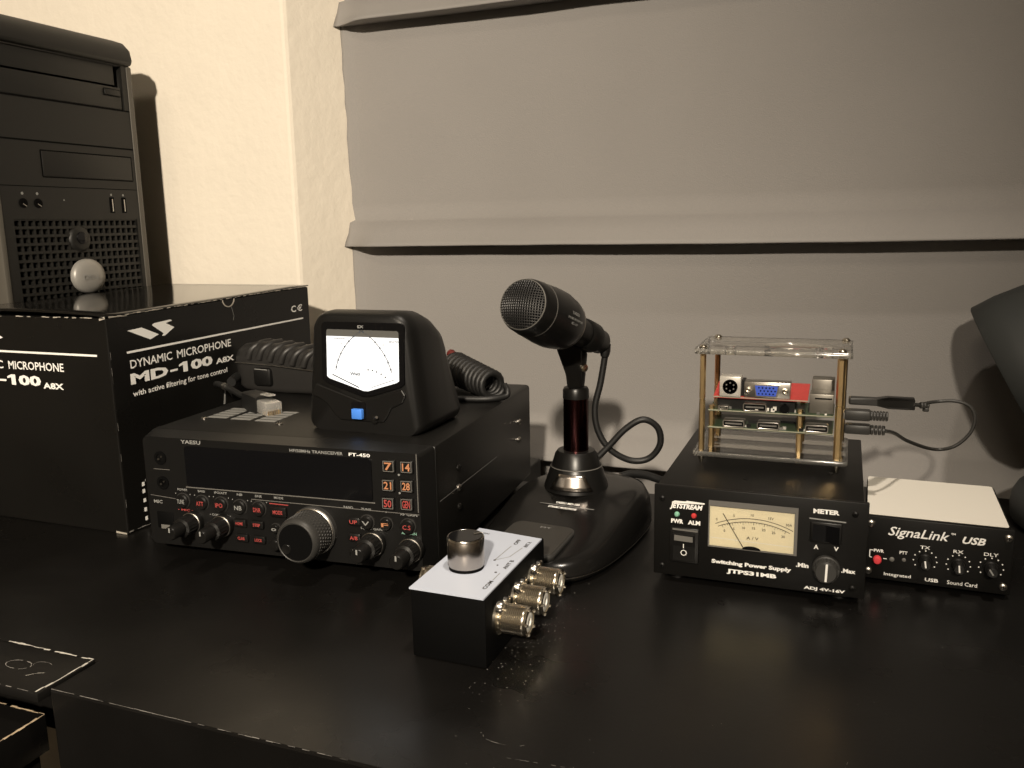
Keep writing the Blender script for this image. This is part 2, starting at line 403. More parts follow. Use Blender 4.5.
# half-moon thumb notch and crease
flat('thumb_notch', M_cardedge, bx, RF, [[(.1395 + .0085 * math.cos(R(180 + a)) * k, BH - .0004 + .0075 * math.sin(R(180 + a)) * k) for a, k in [(t, 1) for t in range(0, 181, 15)] + [(t, .86) for t in range(180, -1, -15)]]], 0, .0003)
line('crease', M_dim, bx, RF, [(.143, BH - .008), (.1455, BH - .016), (.144, BH - .020)], .0005)
# print on the right face
def md100(f, x0, x1, z0, z1):
    w_ = x1 - x0; h = z1 - z0
    text('MD', M_print, bx, f, x0, x0 + .43 * w_, z0, z1, .045)
    flat('lettering', M_print, bx, f, [[(x0 + .455 * w_, z0 + .30 * h), (x0 + .545 * w_, z0 + .30 * h), (x0 + .545 * w_, z0 + .50 * h), (x0 + .455 * w_, z0 + .50 * h)],
        [(x0 + .615 * w_, z0), (x0 + .670 * w_, z0), (x0 + .670 * w_, z1), (x0 + .620 * w_, z1), (x0 + .565 * w_, z0 + .80 * h), (x0 + .565 * w_, z0 + .62 * h), (x0 + .615 * w_, z0 + .72 * h)]])
    text('00', M_print, bx, f, x0 + .71 * w_, x1, z0, z1, .045)
flat('logo', M_print, bx, RF, [[(.0195, .1602), (.0345, .1608), (.0520, .1530), (.0425, .1502)],
                              [(.0455, .1612), (.0480, .1625), (.0660, .1632), (.0680, .1622), (.0605, .1610), (.0700, .1565), (.0585, .1510), (.0555, .1512), (.0575, .1530)]])
flat('rule', M_print, bx, RF, [[(.0172, .1425), (.252, .1412), (.252, .1426), (.0172, .1442)]])
text('DYNAMIC', M_print, bx, RF, .0192, .0645, .1302, .1370, .012)
text('MICROPHONE', M_print, bx, RF, .0700, .1385, .1302, .1370, .012)
md100(RF, .0180, .1125, .1176, .1262)
text('A8X', M_print, bx, RF, .1165, .1410, .1172, .1222, .035)
text('with active filtering for tone control', M_print, bx, RF, .0190, .1305, .1065, .1125, .012)
text('C', M_print, bx, RF, .2325, .2405, .1495, .1560, .02); text('\u20ac', M_print, bx, RF, .2425, .2515, .1495, .1560, .02)
flat('print_mark', M_dim, bx, RF, [[(.1225, .080), (.1250, .0935), (.1268, .0935), (.1245, .080)], [(.1275, .0935), (.1345, .084), (.1335, .0895), (.1295, .0935)]])
for zz in (.0360, .0302, .0225, .0148, .0073):
    flat('print_square', M_print, bx, RF, [[(.0188, zz - .0016), (.0213, zz - .0016), (.0213, zz + .0016), (.0188, zz + .0016)]])
flat('print_square', M_dim, bx, RF, [[(.0225, .0375), (.0229, .0375), (.0229, .0395), (.0225, .0395)]])
# print on the front face
L_ = BW
flat('logo', M_print, bx, FF, [[(L_ - .1640, .1598), (L_ - .150, .1605), (L_ - .1330, .153), (L_ - .142, .150)], [(L_ - .140, .1612), (L_ - .120, .1625), (L_ - .1185, .1615), (L_ - .124, .1600), (L_ - .1115, .1545), (L_ - .1260, .1500), (L_ - .128, .152)]])
flat('rule', M_print, bx, FF, [[(L_ - .170, .1426), (L_ - .0127, .1424), (L_ - .0127, .1440), (L_ - .170, .1442)]])
text('DYNAMIC', M_print, bx, FF, L_ - .162, L_ - .1150, .1290, .1357, .012)
text('MICROPHONE', M_print, bx, FF, L_ - .1090, L_ - .0488, .1290, .1357, .012)
md100(FF, L_ - .160, L_ - .0750, .1160, .1245)
text('A8X', M_print, bx, FF, L_ - .0730, L_ - .0510, .1145, .1195, .035)

# ------------------------------------------------------------------ computer tower behind the carton
tw = thing('computer_tower', 'black desktop computer tower with grey oval badge standing behind the carton', 'computer', (-.725, .57, .0004), 90)
TF = FRONT(0)
TWW, TH = .177, .436
Bx('side_panels', M_metblk, tw, .003, TWW - .003, .022, .42, .004, TH - .012, .004)
bm = NB()   # top hood curving over the front
prof = [(-.004, .408), (-.006, .414), (-.004, .424), (.004, .432), (.016, .436), (.05, .436), (.05, .424), (.022, .424), (.022, .408)]
prism(bm, prof, 0, TWW, lambda a, b, d: Vector((d, a, b))); o = finish(bm, 'top_hood', M_tower, tw, 60); bevmod(o, .004, 3)
gx0, gx1, gz0, gz1 = .0165, .1665, .10, .2495
plate('front_bezel', M_tower, tw, [(.0, .01), (TWW - .006, .01), (TWW - .006, .408), (.0, .408)], [[(gx0, gz0), (gx1, gz0), (gx1, gz1), (gx0, gz1)], [(.008, .3625), (.1640, .3615), (.1640, .4075), (.008, .4075)], ], -.022, 0, FRONT(0))
Bx('side_trim', M_tower2, tw, TWW - .0065, TWW + .0005, -.0015, .024, .01, .4085, .002)
Bx('side_trim', M_tower2, tw, -.0005, .0055, -.0015, .024, .01, .4085, .002)
Bx('bay_recess', M_deep, tw, .008, .164, .0215, .0235, .36, .408)
b_ = Bx('drive_bay_cover', M_tower, tw, .009, .1555, .002, .021, .3872, .4070, .0006)
b_ = Bx('drive_bay_cover', M_tower, tw, .009, .1620, .0008, .021, .3632, .3852, .0006)
Bx('eject_button', M_tower, b_, .1395, .1595, -.0006, .002, .3765, .3820, .0006)
line('button_outline', M_deep, b_, TF, [(.1385, .3758), (.1385, .3828), (.160, .3822), (.160, .3758), (.1385, .3758)], .0007, -.0003)
for z0, z1 in ((.3605, .3635), (.3215, .3240), (.2798, .2810)):
    line('panel_gap', M_deep, tw, TF, [(.003, (z0 + z1) / 2), (.170, (z0 + z1) / 2)], .0016 if z0 > .3 else .0007, .0002)
line('panel_gap', M_deep, tw, TF, [(.0534, .3145), (.166, .3145), (.166, .2895), (.0534, .2895), (.0534, .3145)], .0011, .0002)
Bx('floppy_cover', M_tower, tw, .0545, .1650, -.0008, .001, .2905, .3135, .0004)
for x in (.0286, .0447):
    j = La('audio_jack', M_deep, tw, [(.0045, 0), (.0045, .0006), (.0022, .0006), (.0022, .0002), (0, .0002)], (x, 0, .2645), (0, -1, 0), 20)
    line('contact', M_steel, j, TF, [(x - .001, .264), (x + .0028, .2615)], .0008, .0010)
    flat('icon', M_dim, tw, TF, [circ(x, .2735, .0014, 8)])
flat('lamp_dot', M_dim, tw, TF, [circ(.0745, .268, .0008, 8)])
for x in (.134, .150):
    u = Bx('usb_port', M_deep, tw, x - .0028, x + .0028, -.0005, .001, .2560, .2720)
    line('tongue', M_silver, u, TF, [(x + .0004, .2575), (x + .0004, .2700)], .0012, .0008)
    flat('icon', M_dim, tw, TF, [circ(x, .2745, .0012, 8)])
Bx('grille_backing', M_deep, tw, gx0, gx1, .020, .0215, gz0, gz1)
bm = NB()
nx, nz = 20, 19
for i in range(nx + 1):
    x = gx0 + (gx1 - gx0) * i / nx; box(bm, x - .0012, x + .0012, .0015, .006, gz0, gz1)
for j in range(nz + 1):
    z = gz0 + (gz1 - gz0) * j / nz; box(bm, gx0, gx1, .0008, .007, z - .0014, z + .0014)
o = finish(bm, 'grille', M_tower, tw); o['kind'] = 'stuff'
La('power_button', M_tower, tw, [(.0135, 0), (.0135, .001), (.0115, .0035), (.009, .0042), (0, .0046)], (.0895, .003, .2295), (0, -1, 0), 28)
La('button_emblem', M_gloss, tw, [(.0062, 0), (.0058, .0012), (0, .0016)], (.0895, -.0016, .2310), (0, -1, 0), 20)
bd = finish(lathe(NB(), [(.0165, 0), (.0165, .003), (.0150, .0058), (.010, .0078), (.005, .0084), (0, .0086)], (0, 0, 0), (0, -1, 0), 36), 'badge', M_badge, tw, 60, Matrix.Translation((.0930, .001, .1925)) @ Matrix.Diagonal((1.22, 1, 1.06, 1)))
lab(bd, 'pale grey oval badge')
text('DELL', M_dim, bd, FRONT(-.0078), .0800, .1010, .1900, .1945, .0, d=.0010)
for x in (.02, .167 - .02): Bx('foot', M_rub, tw, x - .01, x + .01, .02, .40, 0, .006)

# ------------------------------------------------------------------ transceiver
RL = (-.4783, .4757, .0004); RW, RD, RB, RT = .2285, .2307, .0067, .0922
rd = thing('radio_transceiver', 'black amateur radio transceiver with large tuning dial in front of the carton', 'radio', RL, 4.02)
Bx('cabinet', M_metblk, rd, 0, RW, .004, RD, RB, RT, .003, 2)
for x in (.02, RW - .02):
    for y in (.02, RD - .02): La('foot', M_rub, rd, [(.010, 0), (.010, RB + .0005)], (x, y, 0), (0, 0, 1), 20)
F0 = -.0125; RFr = FRONT(F0)
bm = NB()   # chamfered front bezel
A = rrect(.001, RW - .001, RB - .0005, RT, .003, 3); B = rrect(.006, RW - .0055, .0095, .0905, .004, 3)
va = [bm.verts.new((x, .004, z)) for x, z in A]; vb = [bm.verts.new((x, F0, z)) for x, z in B]
bm.faces.new(va); bm.faces.new(vb)
for i in range(len(A)): bm.faces.new((va[i], va[(i + 1) % len(A)], vb[(i + 1) % len(A)], vb[i]))
finish(bm, 'front_bezel', M_blk, rd, 50)
o = flat('display_window', M_gloss, rd, RFr, [rrect(.0420, .1890, .0555, .0853, .0025)], 0, .0012)
line('display_edge', M_grey, rd, RFr, [(.0405, .0548), (.1905, .0548)], .0008, .0006)
line('panel_groove', M_grey, rd, RFr, [(.094, .0497), (.222, .0490)], .0005)
line('panel_groove', M_grey, rd, FRONT(F0), [(.2215, .0505), (.2215, .0905)], .0006, .0003)
text('YAESU', M_dim, rd, RFr, .0390, .0556, .0868, .0896, .02)
text('HF/50MHz TRANSCEIVER', M_dim, rd, RFr, .1275, .1680, .0862, .0884, .015)
text('FT-450', M_print, rd, RFr, .1725, .1882, .0860, .0884, .02)
for x, z in ((.0203, .0750), (.0206, .0564)):
    j = La('audio_jack', M_deep, rd, [(.0050, 0), (.0050, .0008), (.0030, .0008), (.0026, -.002), (0, -.002)], (x, F0, z), (0, -1, 0), 20)
    flat('contact', M_steel, j, RFr, [circ(x + .0015, z + .0012, .0007, 8), circ(x - .0012, z - .0008, .0008, 8)], .0008, .0013)
line('panel_groove', M_grey, rd, RFr, [(.0135, .0665), (.0275, .0665)], .0004)
line('panel_groove', M_grey, rd, RFr, [(.0085, .0465), (.030, .0450)], .0004)
text('MIC', M_dim, rd, RFr, .0110, .0185, .0405, .0430, .015)
mj = Bx('microphone_jack', M_deep, rd, .0125, .0270, F0 - .0006, F0 + .002, .0215, .0345, .001)
Bx('latch', M_grey, mj, .0160, .0235, F0 - .0009, F0 + .001, .0215, .0245)
def rbtn(x, z, r, mtxt, cap):
    b = La('round_button', M_blk2, rd, [(r, -.001), (r, .0022), (r * .85, .0030), (0, .0031)], (x, F0, z), (0, -1, 0), 24)
    La('button_ring', M_usb, b, [(r * 1.12, -.0005), (r * 1.12, .0008), (r * 1.02, .0008)], (x, F0, z), (0, -1, 0), 24, cap=False)
    textc(cap, mtxt, b, RFr, x, z, r * .62, r * 1.15, d=.0033); return b
def qbtn(x, z, w_, h, mtxt, cap, r=.0012, hh=.4):
    b = Bx('key', M_blk2, rd, x - w_ / 2, x + w_ / 2, F0 - .0026, F0 + .001, z - h / 2, z + h / 2, r * .6)
    textc(cap, mtxt, b, RFr, x, z, h * hh, w_ * .6, d=.0028, bold=.02); return b
for (x, z, mt, cp) in ((.0368, .0442, M_dim, 'TUNE'), (.0530, .0440, M_redp, 'ATT'), (.0690, .0440, M_redp, 'IPO'), (.0847, .0434, M_dim, 'NB'), (.1001, .0432, M_redp, 'DNR')):
    rbtn(x, z, .0052, mt, cp)
    flat('tick_dot', M_dim, rd, RFr, [circ(x - .0062, z + .0050, .0004, 6), circ(x + .0062, z + .0050, .0004, 6)])
qbtn(.1162, .0426, .0125, .0072, M_redp, 'MODE')
line('key_bar', M_redp, rd, RFr, [(.1085, .0478), (.1235, .0476)], .0006)
for x, cp, w_ in ((.0368, 'POWER', .0085), (.0530, 'BAND', .006), (.0690, 'IPO/ATT', .0105), (.0847, 'NB', .0045), (.1001, 'DNR', .0055), (.1162, 'MODE', .0072)):
    text(cp, M_dim, rd, RFr, x - w_ / 2, x + w_ / 2, .0515, .0532, .015)
text('\u2022 MIC \u2022', M_redp, rd, RFr, .0315, .0445, .0363, .0379, .015)
text('\u2022 CONTOUR \u2022', M_dim, rd, RFr, .0585, .0760, .0348, .0364, .015)
for (x, z, cp) in ((.0844, .0317, 'HOME'), (.0984, .0318, 'STEP'), (.0851, .0208, 'CLAR'), (.0991, .0207, 'LOCK')):
    qbtn(x, z, .0098, .0056, M_redp, cp)
rbtn(.1125, .0300, .0034, M_dim, 'o')
La('clarifier_knob', M_blk2, rd, [(.0042, 0), (.0042, .006), (.0036, .0068), (0, .007)], (.1140, F0, .0195), (0, -1, 0), 20)
def knob(x, z, r, L, lbl=None, mk=True):
    k = finish(NB() if False else lathe(NB(), [(r * 1.18, 0), (r * 1.18, .004), (r * 1.05, .005), (r, .0055), (r * .97, L * .55), (r * .72, L * .58), (r * .70, L * .96), (r * .6, L), (0, L)], (x, F0, z), (0, -1, 0), 28), 'control_knob', M_blk2, rd, 35)
    La('knob_ring', M_steel, k, [(r * 1.10, .0042), (r * 1.13, .0046), (r * 1.07, .0050)], (x, F0, z), (0, -1, 0), 28, cap=False)
    bm = NB()
    for i in range(18):
        a = 2 * PI * i / 18; c, s = math.cos(a), math.sin(a); q = r * .985
        tube(bm, [Vector((x + c * q, F0 - .0065, z + s * q)), Vector((x + c * q, F0 - L * .53, z + s * q))], r * .055, 5)
    finish(bm, 'knurl', M_blk2, k)
    line('pointer', M_dim, k, FRONT(F0 - L), [(x, z + r * .15), (x, z + r * .62)], .0012, .0003)
    return k
knob(.0448, .0290, .0070, .027); knob(.0700, .0288, .0070, .027); knob(.1884, .0268, .0074, .026); knob(.2160, .0252, .0074, .026)
text('SQL/RF GAIN', M_dim, rd, RFr, .1785, .1945, .0352, .0370, .015)
text('AF GAIN', M_green, rd, RFr, .2085, .2195, .0345, .0364, .02)
text('RF GAIN', M_dim, rd, RFr, .2085, .2205, .0476, .0493, .015)
# main tuning dial
DX, DZ = .1435, .0318
k = finish(lathe(NB(), [(.0192, 0), (.0192, .004), (.0176, .005), (.0176, .0235), (.0167, .0262), (.0151, .0275), (.0147, .0272), (0, .0272)], (DX, F0, DZ), (0, -1, 0), 56), 'tuning_dial', M_usb, rd, 35)
bm = NB()
for j in range(5):
    n = 44
    for i in range(n):
        a = 2 * PI * (i + .5 * (j % 2)) / n; c, s = math.cos(a), math.sin(a)
        lathe(bm, [(.0011, 0), (.0006, .0007)], (DX + c * .0174, F0 - .0075 - j * .0034, DZ + s * .0174), (c, 0, s), 4)
o = finish(bm, 'rubber_grip', M_usb, k); o['kind'] = 'stuff'
La('dial_ring', M_steel, k, [(.0184, .0046), (.0188, .0052), (.0180, .0058)], (DX, F0, DZ), (0, -1, 0), 56, cap=False)
La('dial_face', M_deep, k, [(.0142, .0270), (.0142, .0275), (0, .0275)], (DX, F0, DZ), (0, -1, 0), 40)
La('finger_dimple', M_blk2, k, [(.0040, .0275), (.0036, .0281), (.002, .0278), (0, .0277)], (DX - .0080, F0, DZ - .0060), (0, -1, 0), 20)
for o in [k] + list(k.children):
    for v in o.data.vertices: v.co = Vector((DX + (v.co.x - DX) * .89, F0 + (v.co.y - F0) * .94, DZ + (v.co.z - DZ) * .89))
for z, cp in ((.0408, 'UP'), (.0294, 'A/B'), (.0185, 'A=B')):
    qbtn(.1742 if z < .03 else .1745, z, .0098, .0064, M_redp, cp, .003)
rbtn(.1838, .0408, .0048, M_dim, 'V'); rbtn(.1980, .0408, .0044, M_orange, 'F'); rbtn(.2138, .0406, .0050, M_redp, 'C.S')
text('BAND', M_dim, rd, RFr, .1665, .1735, .0492, .0509, .015); text('TUNE', M_dim, rd, RFr, .1795, .1870, .0488, .0505, .015)
for (x, z, mt, cp) in ((.2022, .0815, M_orange, '7'), (.2150, .0817, M_orange, '14'), (.2012, .0684, M_orange, '21'), (.2145, .0687, M_orange, '28'), (.2006, .0559, M_redp, '50'), (.2140, .0563, M_redp, 'GEN')):
    b = qbtn(x, z, .0092, .0084, mt, cp, .0012, .62)
    line('key_outline', M_grey, b, RFr, [(x - .0036, z - .0034), (x - .0036, z + .0034), (x + .0036, z + .0034), (x + .0036, z - .0034), (x - .0036, z - .0034)], .0005, .0027)
flat('tick_dot', M_dim, rd, RFr, [circ(.2085, .0755, .0008, 6), circ(.2085, .0630, .0008, 6), circ(.198, .0490, .0005, 6)])
# top: screws, printed speaker grille; side: screws and seam
RS = lambda a, b, d: Vector((RW + d, a, b)); RTp = TOP(RT)
def rworld(x, y):   # world table point -> radio local
    a = R(-4.02); dx, dy = x - RL[0], y - RL[1]; return dx * math.cos(a) - dy * math.sin(a), dx * math.sin(a) + dy * math.cos(a)
for i in range(3):
    x0, y0 = rworld(-.4630 + i * .0225, .522)
    for j in range(5):
        flat('grille_slot', M_sticker, rd, RTp, [[(x0 + .0004, y0 + j * .0075), (x0 + .0180, y0 + j * .0075), (x0 + .0180, y0 + j * .0075 + .0050), (x0 + .0004, y0 + j * .0075 + .0050)]], 0, .0002)
def screw(parent, p, ax, r, m=M_steel):
    s = La('screw', m, parent, [(r, 0), (r, r * .35), (r * .7, r * .62), (0, r * .68)], p, ax, 18)
    q = Vector(ax).to_track_quat('Z', 'Y'); bm = NB()
    box(bm, -r * .55, r * .55, -r * .13, r * .13, r * .5, r * .72); box(bm, -r * .13, r * .13, -r * .55, r * .55, r * .5, r * .72)
    finish(bm, 'cross_slot', M_deep, s, None, Matrix.Translation(Vector(p)) @ q.to_matrix().to_4x4()); return s
for x, y in ((.020, .040), (.0895, .036), (.145, .036)):
    screw(rd, (x, y, RT), (0, 0, 1), .0022)
for y, z in ((.0433, .0662), (.0430, .0514), (.0430, .0372), (.1935, .0656), (.1930, .0496)):
    screw(rd, (RW, y, z), (1, 0, 0), .0026, M_metblk if z in (.0662, .0372) else M_steel)
line('side_seam', M_dim, rd, RS, [(.0078, .0523), (.131, .0507)], .0004, .0001)

# ------------------------------------------------------------------ cross-needle power meter on the radio
mt_ = thing('power_meter', 'black cross-needle power meter with lit white dial and blue button on the radio', 'meter', (-.3168, .5140, RT + .0002), -.5)
def sect(y, wb, wt, h, r, e=0):
    pts = []
    for cx, cz, s in ((wt - r, h - r, 0), (-wt + r, h - r, 90), (-wb + r * .6, r * .6, 180), (wb - r * .6, r * .6, 270)):
        rr = r if s < 180 else r * .6
        for i in range(9):
            a = R(s + 90 * i / 8); pts.append(Vector((cx + rr * math.cos(a), y, max(0, cz + rr * math.sin(a)))))
    return pts
secs = [sect(.0000, .0425, .0355, .0820, .012), sect(.0015, .0450, .0380, .0842, .013), sect(.0055, .0470, .0402, .0862, .0150), sect(.014, .0480, .0410, .0865, .0160), sect(.028, .0482, .0410, .0850, .016), sect(.042, .0482, .0402, .0805, .017), sect(.054, .0480, .0390, .0735, .017), sect(.062, .0470, .0365, .0660, .016), sect(.066, .0440, .0320, .0600, .015)]
bm = NB(); rings = [[bm.verts.new(p) for p in s] for s in secs]; n = len(rings[0])
for a, b in zip(rings, rings[1:]):
    for i in range(n): bm.faces.new((a[i], a[(i + 1) % n], b[(i + 1) % n], b[i]))
bm.faces.new(rings[-1]); bm.faces.new(rings[0])
finish(bm, 'housing', M_blk, mt_, 35)
MF = FRONT(0)
wx = lambda a: a + .0028
win = [(wx(-.0290), .0690), (wx(.0300), .0690), (wx(.0287), .0392), (wx(.0265), .0378), (wx(.0030), .0306), (wx(-.0005), .0306), (wx(-.0285), .0385), (wx(-.0303), .0400)]
fr = [(wx(-.0292), .0792), (wx(.0310), .0792), (wx(.0330), .0780), (wx(.0338), .0758), (wx(.0326), .0372), (wx(.0300), .0350), (wx(.0040), .0268), (wx(-.0015), .0268), (wx(-.0310), .0355), (wx(-.0336), .0380), (wx(-.0322), .0758), (wx(-.0312), .0780)]
plate('dial_frame', M_gloss, mt_, fr, [win_ for win_ in [[(wx(-.0275), .0742), (wx(.0285), .0742), (wx(.0298), .0728), (wx(.0287), .0392), (wx(.0265), .0378), (wx(.0030), .0306), (wx(-.0005), .0306), (wx(-.0285), .0385), (wx(-.0303), .0400), (wx(-.0288), .0728)]]], -.001, .0016, MF)
dl = flat('dial', M_dial, mt_, MF, [win], 0, .0006)
flat('dial_top_strip', M_dialgrey, mt_, MF, [[(wx(-.0290), .0690), (wx(.0298), .0690), (wx(.0295), .0740), (wx(-.0284), .0740)]], 0, .0008)
text('SX', M_dim, mt_, MF, .0002, .0054, .0752, .0772, .03, d=.0019)
def arc(cx, cz, r, a0, a1, n=24): return [(cx + r * math.cos(R(a0 + (a1 - a0) * i / n)), cz + r * math.sin(R(a0 + (a1 - a0) * i / n))) for i in range(n + 1)]
MD = lambda a, b, d: MF(a + .0038, b, d)
line('scale_arc', M_dialgreyink, dl, MD, arc(.0190, .0340, .0440, 166, 98), .0006, .0008)
line('scale_arc', M_dialgreyink, dl, MD, arc(-.0210, .0340, .0440, 14, 82), .0006, .0008)
for s_, cx in ((1, .0190), (-1, -.0210)):
    for i, t in enumerate((163, 156, 149, 141, 134, 127, 119, 112)):
        a = t if s_ > 0 else 180 - t
        flat('scale_mark', M_dialink, dl, MD, [circ(cx + .0440 * math.cos(R(a)), .0340 + .0440 * math.sin(R(a)), .0007, 6)], .0006, .0009)
        if i % 2: textc(str((3, 5, 10, 20, 30, 50, 100, 200)[i]), M_dialgreyink, dl, MD, cx + .0475 * math.cos(R(a)), .0340 + .0475 * math.sin(R(a)), .0013, d=.0008)
for i in range(5):
    line('curve_line', M_dialgreyink, dl, MD, [(.002 + i * .0032, .0350 + i * .0006), (.0020 + i * .0040, .0480), (.0015 + i * .0046, .0610 - i * .0012)], .0002, .0008)
for i in range(5): flat('scale_mark', M_dialgreyink, dl, MD, [circ(.0030 + i * .0034, .0460 - .0003 * i * i, .0006, 6)], .0006, .0009)
text('Watt', M_dialink, dl, MD, -.0120, -.0035, .0415, .0438, .03, d=.0008)
text('FORWARD', M_dialgreyink, dl, MD, -.0235, -.0140, .0668, .0679, .02, d=.0008)
text('REFLECTED', M_dialgreyink, dl, MD, .0205, .0280, .0655, .0670, .02, d=.0008)
line('needle', M_dialink, dl, MD, [(-.0265, .0415), (-.0050, .0330)], .0008, .0010)
line('needle', M_dialgreyink, dl, MD, [(.0240, .0400), (.0050, .0335)], .0004, .0010)
ft = flat('chin_wing', M_blk2, mt_, MF, [[(-.0410, .0250), (-.0350, .0235), (-.0285, .0195), (-.0225, .0120), (-.0180, .0085), (.0170, .0085), (.0200, .0120), (.0240, .0190), (.0330, .0235), (.0360, .0290), (.0330, .0335), (.0, .0235), (-.0370, .0345)]], -.001, .0014); bevmod(ft, .0010)
bw = Bx('button_well', M_gloss, mt_, -.0079, .0036, -.0022, .001, .0100, .0225, .0004)
bb = Bx('push_button', M_blue, mt_, -.0062, .0022, -.0052, .001, .0108, .0180, .0006); lab(bb, 'blue push button')
Tu('toggle_lever', M_steel, mt_, [(.0101, -.001, .0105), (.0121, -.0035, .0118), (.0146, -.0055, .0135)], .0010, 3)
La('toggle_bush', M_blk2, mt_, [(.0028, -.0005), (.0028, .0020), (.0014, .0022)], (.0101, 0, .0104), (0, -1, 0), 16)

# ------------------------------------------------------------------ hand microphone lying on the radio, its cord plug, coiled cord
hm = thing('hand_microphone', 'black ribbed hand microphone lying on the radio behind the power meter', 'microphone', (-.4485, .6330, RT + .0006), -2)
bm = NB()
def hsec(x, hy, z0, z1):
    pts = []
    for cx, cz, s in ((hy - .008, z1 - .010, 0), (-hy + .008, z1 - .010, 90), (-hy + .005, z0 + .005, 180), (hy - .005, z0 + .005, 270)):
        r_ = .010 if s < 180 else .005
        for i in range(7):
            a = R(s + 90 * i / 6); pts.append(Vector((x, cx + (r_ - .002) * math.cos(a), cz + r_ * math.sin(a))))
    return pts
S = [hsec(-.0655, .010, .008, .034), hsec(-.0640, .0130, .004, .038), hsec(-.056, .0150, .001, .0425), hsec(-.040, .0155, 0, .0455), hsec(-.01, .0150, 0, .0430), hsec(.030, .0140, .001, .0380), hsec(.058, .0125, .003, .034), hsec(.062, .010, .006, .031)]
rings = [[bm.verts.new(p) for p in s] for s in S]; n = len(rings[0])
for a, b in zip(rings, rings[1:]):
    for i in range(n): bm.faces.new((a[i], a[(i + 1) % n], b[(i + 1) % n], b[i]))
bm.faces.new(rings[0]); bm.faces.new(rings[-1]); finish(bm, 'body', M_mic, hm, 50)
for i in range(8):
    x = -.042 + i * .0118; zt = .0452 - max(0, (x + .03)) * .095
    Tu('grip_rib', M_mic, hm, [(x - .006, -.0150, zt - .0150), (x - .002, -.0138, zt - .0065), (x + .003, -.0075, zt - .0022), (x + .006, .003, zt - .0018)], .0034, 4, 8)
line('trim_line', M_steel, hm, lambda a, b, d: Vector((a, -.0166 - d + max(0, a) * .03, b)), [(-.062, .0265), (-.020, .0255), (.050, .0205)], .0010, .0003)
Bx('talk_button', M_blk, hm, -.0430, -.0235, -.0175, -.010, .0060, .0225, .003)
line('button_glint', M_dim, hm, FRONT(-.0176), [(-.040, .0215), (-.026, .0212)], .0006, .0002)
Tu('cable_boot', M_rub, hm, [(-.0635, -.004, .014), (-.064, -.014, .0120), (-.060, -.026, .0100)], .0042, 5, 10)

pc = thing('modular_plug_lead', 'black cord with clear modular plug lying on the radio top beside the carton', 'cable', (-.4245, .552, RT + .0004))
pl = lambda x, y, z: (x + .430, y - .552, z)
Tu('cord', M_rub, pc, [pl(-.5180, .5930, .0110), pl(-.5080, .5850, .0130), pl(-.492, .5790, .0110), pl(-.474, .5710, .0080), pl(-.4600, .5640, .0075)], .0026, 6, 10)
glint = Tu('crimp', M_steel, pc, [pl(-.4990, .5805, .0128), pl(-.4965, .5792, .0122)], .0030, 2, 10)
ax = Vector((.83, -.42, -.06)).normalized(); q = ax.to_track_quat('X', 'Z').to_matrix().to_4x4(); XM = Matrix.Translation(pl(-.4620, .5650, .0078)) @ q @ Matrix.Scale(1.15, 4)
bm = NB(); rr = [[bm.verts.new((x, sy * hy, sz * hz)) for sy, sz in ((-1, -1), (-.6, -1.2), (.6, -1.2), (1, -1), (1, 1), (.6, 1.2), (-.6, 1.2), (-1, 1))] for x, hy, hz in ((-.004, .003, .003), (.004, .0066, .0050), (.022, .0078, .0062), (.0265, .0070, .0056))]
for a, b in zip(rr, rr[1:]):
    for i in range(8): bm.faces.new((a[i], a[(i + 1) % 8], b[(i + 1) % 8], b[i]))
bm.faces.new(rr[0]); bm.faces.new(rr[-1]); finish(bm, 'rubber_boot', M_rub, pc, 60, XM)
finish(box(NB(), .024, .0400, -.0060, .0060, -.0046, .0044, .0008), 'clear_plug', M_clear, pc, 40, XM)
for i in range(8): finish(box(NB(), .0335, .0403, -.0047 + i * .00122, -.0041 + i * .00122, -.0049, -.0010), 'contact', M_brass, pc, None, XM)
finish(box(NB(), .026, .0385, -.0025, .0025, .0046, .0056), 'latch_tab', M_clear, pc, None, XM @ Matrix.Rotation(R(-6), 4, 'Y'))

cc = thing('coiled_cord', 'black coiled microphone cord resting on the radio behind the power meter', 'cable', (-.2845, .661, RT + .0004))
c0, c1 = Vector((-.045, .035, .0165)), Vector((.0140, -.015, .0118)); axc = (c1 - c0); Lc = axc.length; Fc = frame_to(c0, axc)
turns = 11; pts = [Fc @ Vector(((.0125 - .0025 * (i / (turns * 16))) * math.cos(2 * PI * i / 16), (.0125 - .0025 * (i / (turns * 16))) * math.sin(2 * PI * i / 16), Lc * i / (turns * 16))) for i in range(turns * 16 + 1)]
finish(tube(NB(), pts, .0030, 8), 'coil', M_rub, cc, 60)
e = pts[-1]
Tu('cord_tail', M_rub, cc, [e, e + Vector((.004, -.004, -.004)), Vector((.0235, -.014, .0035)), Vector((.012, -.024, .0027)), Vector((-.012, -.030, .0027)), Vector((-.03, -.033, .0027))], .0026, 8, 10)
rb = La('strain_relief', M_dkred, cc, [(.0042, 0), (.0042, .006), (.003, .008)], c0 + Vector((0, 0, .010)), (-.6, .2, .4), 14); lab(rb, 'small red cord end')

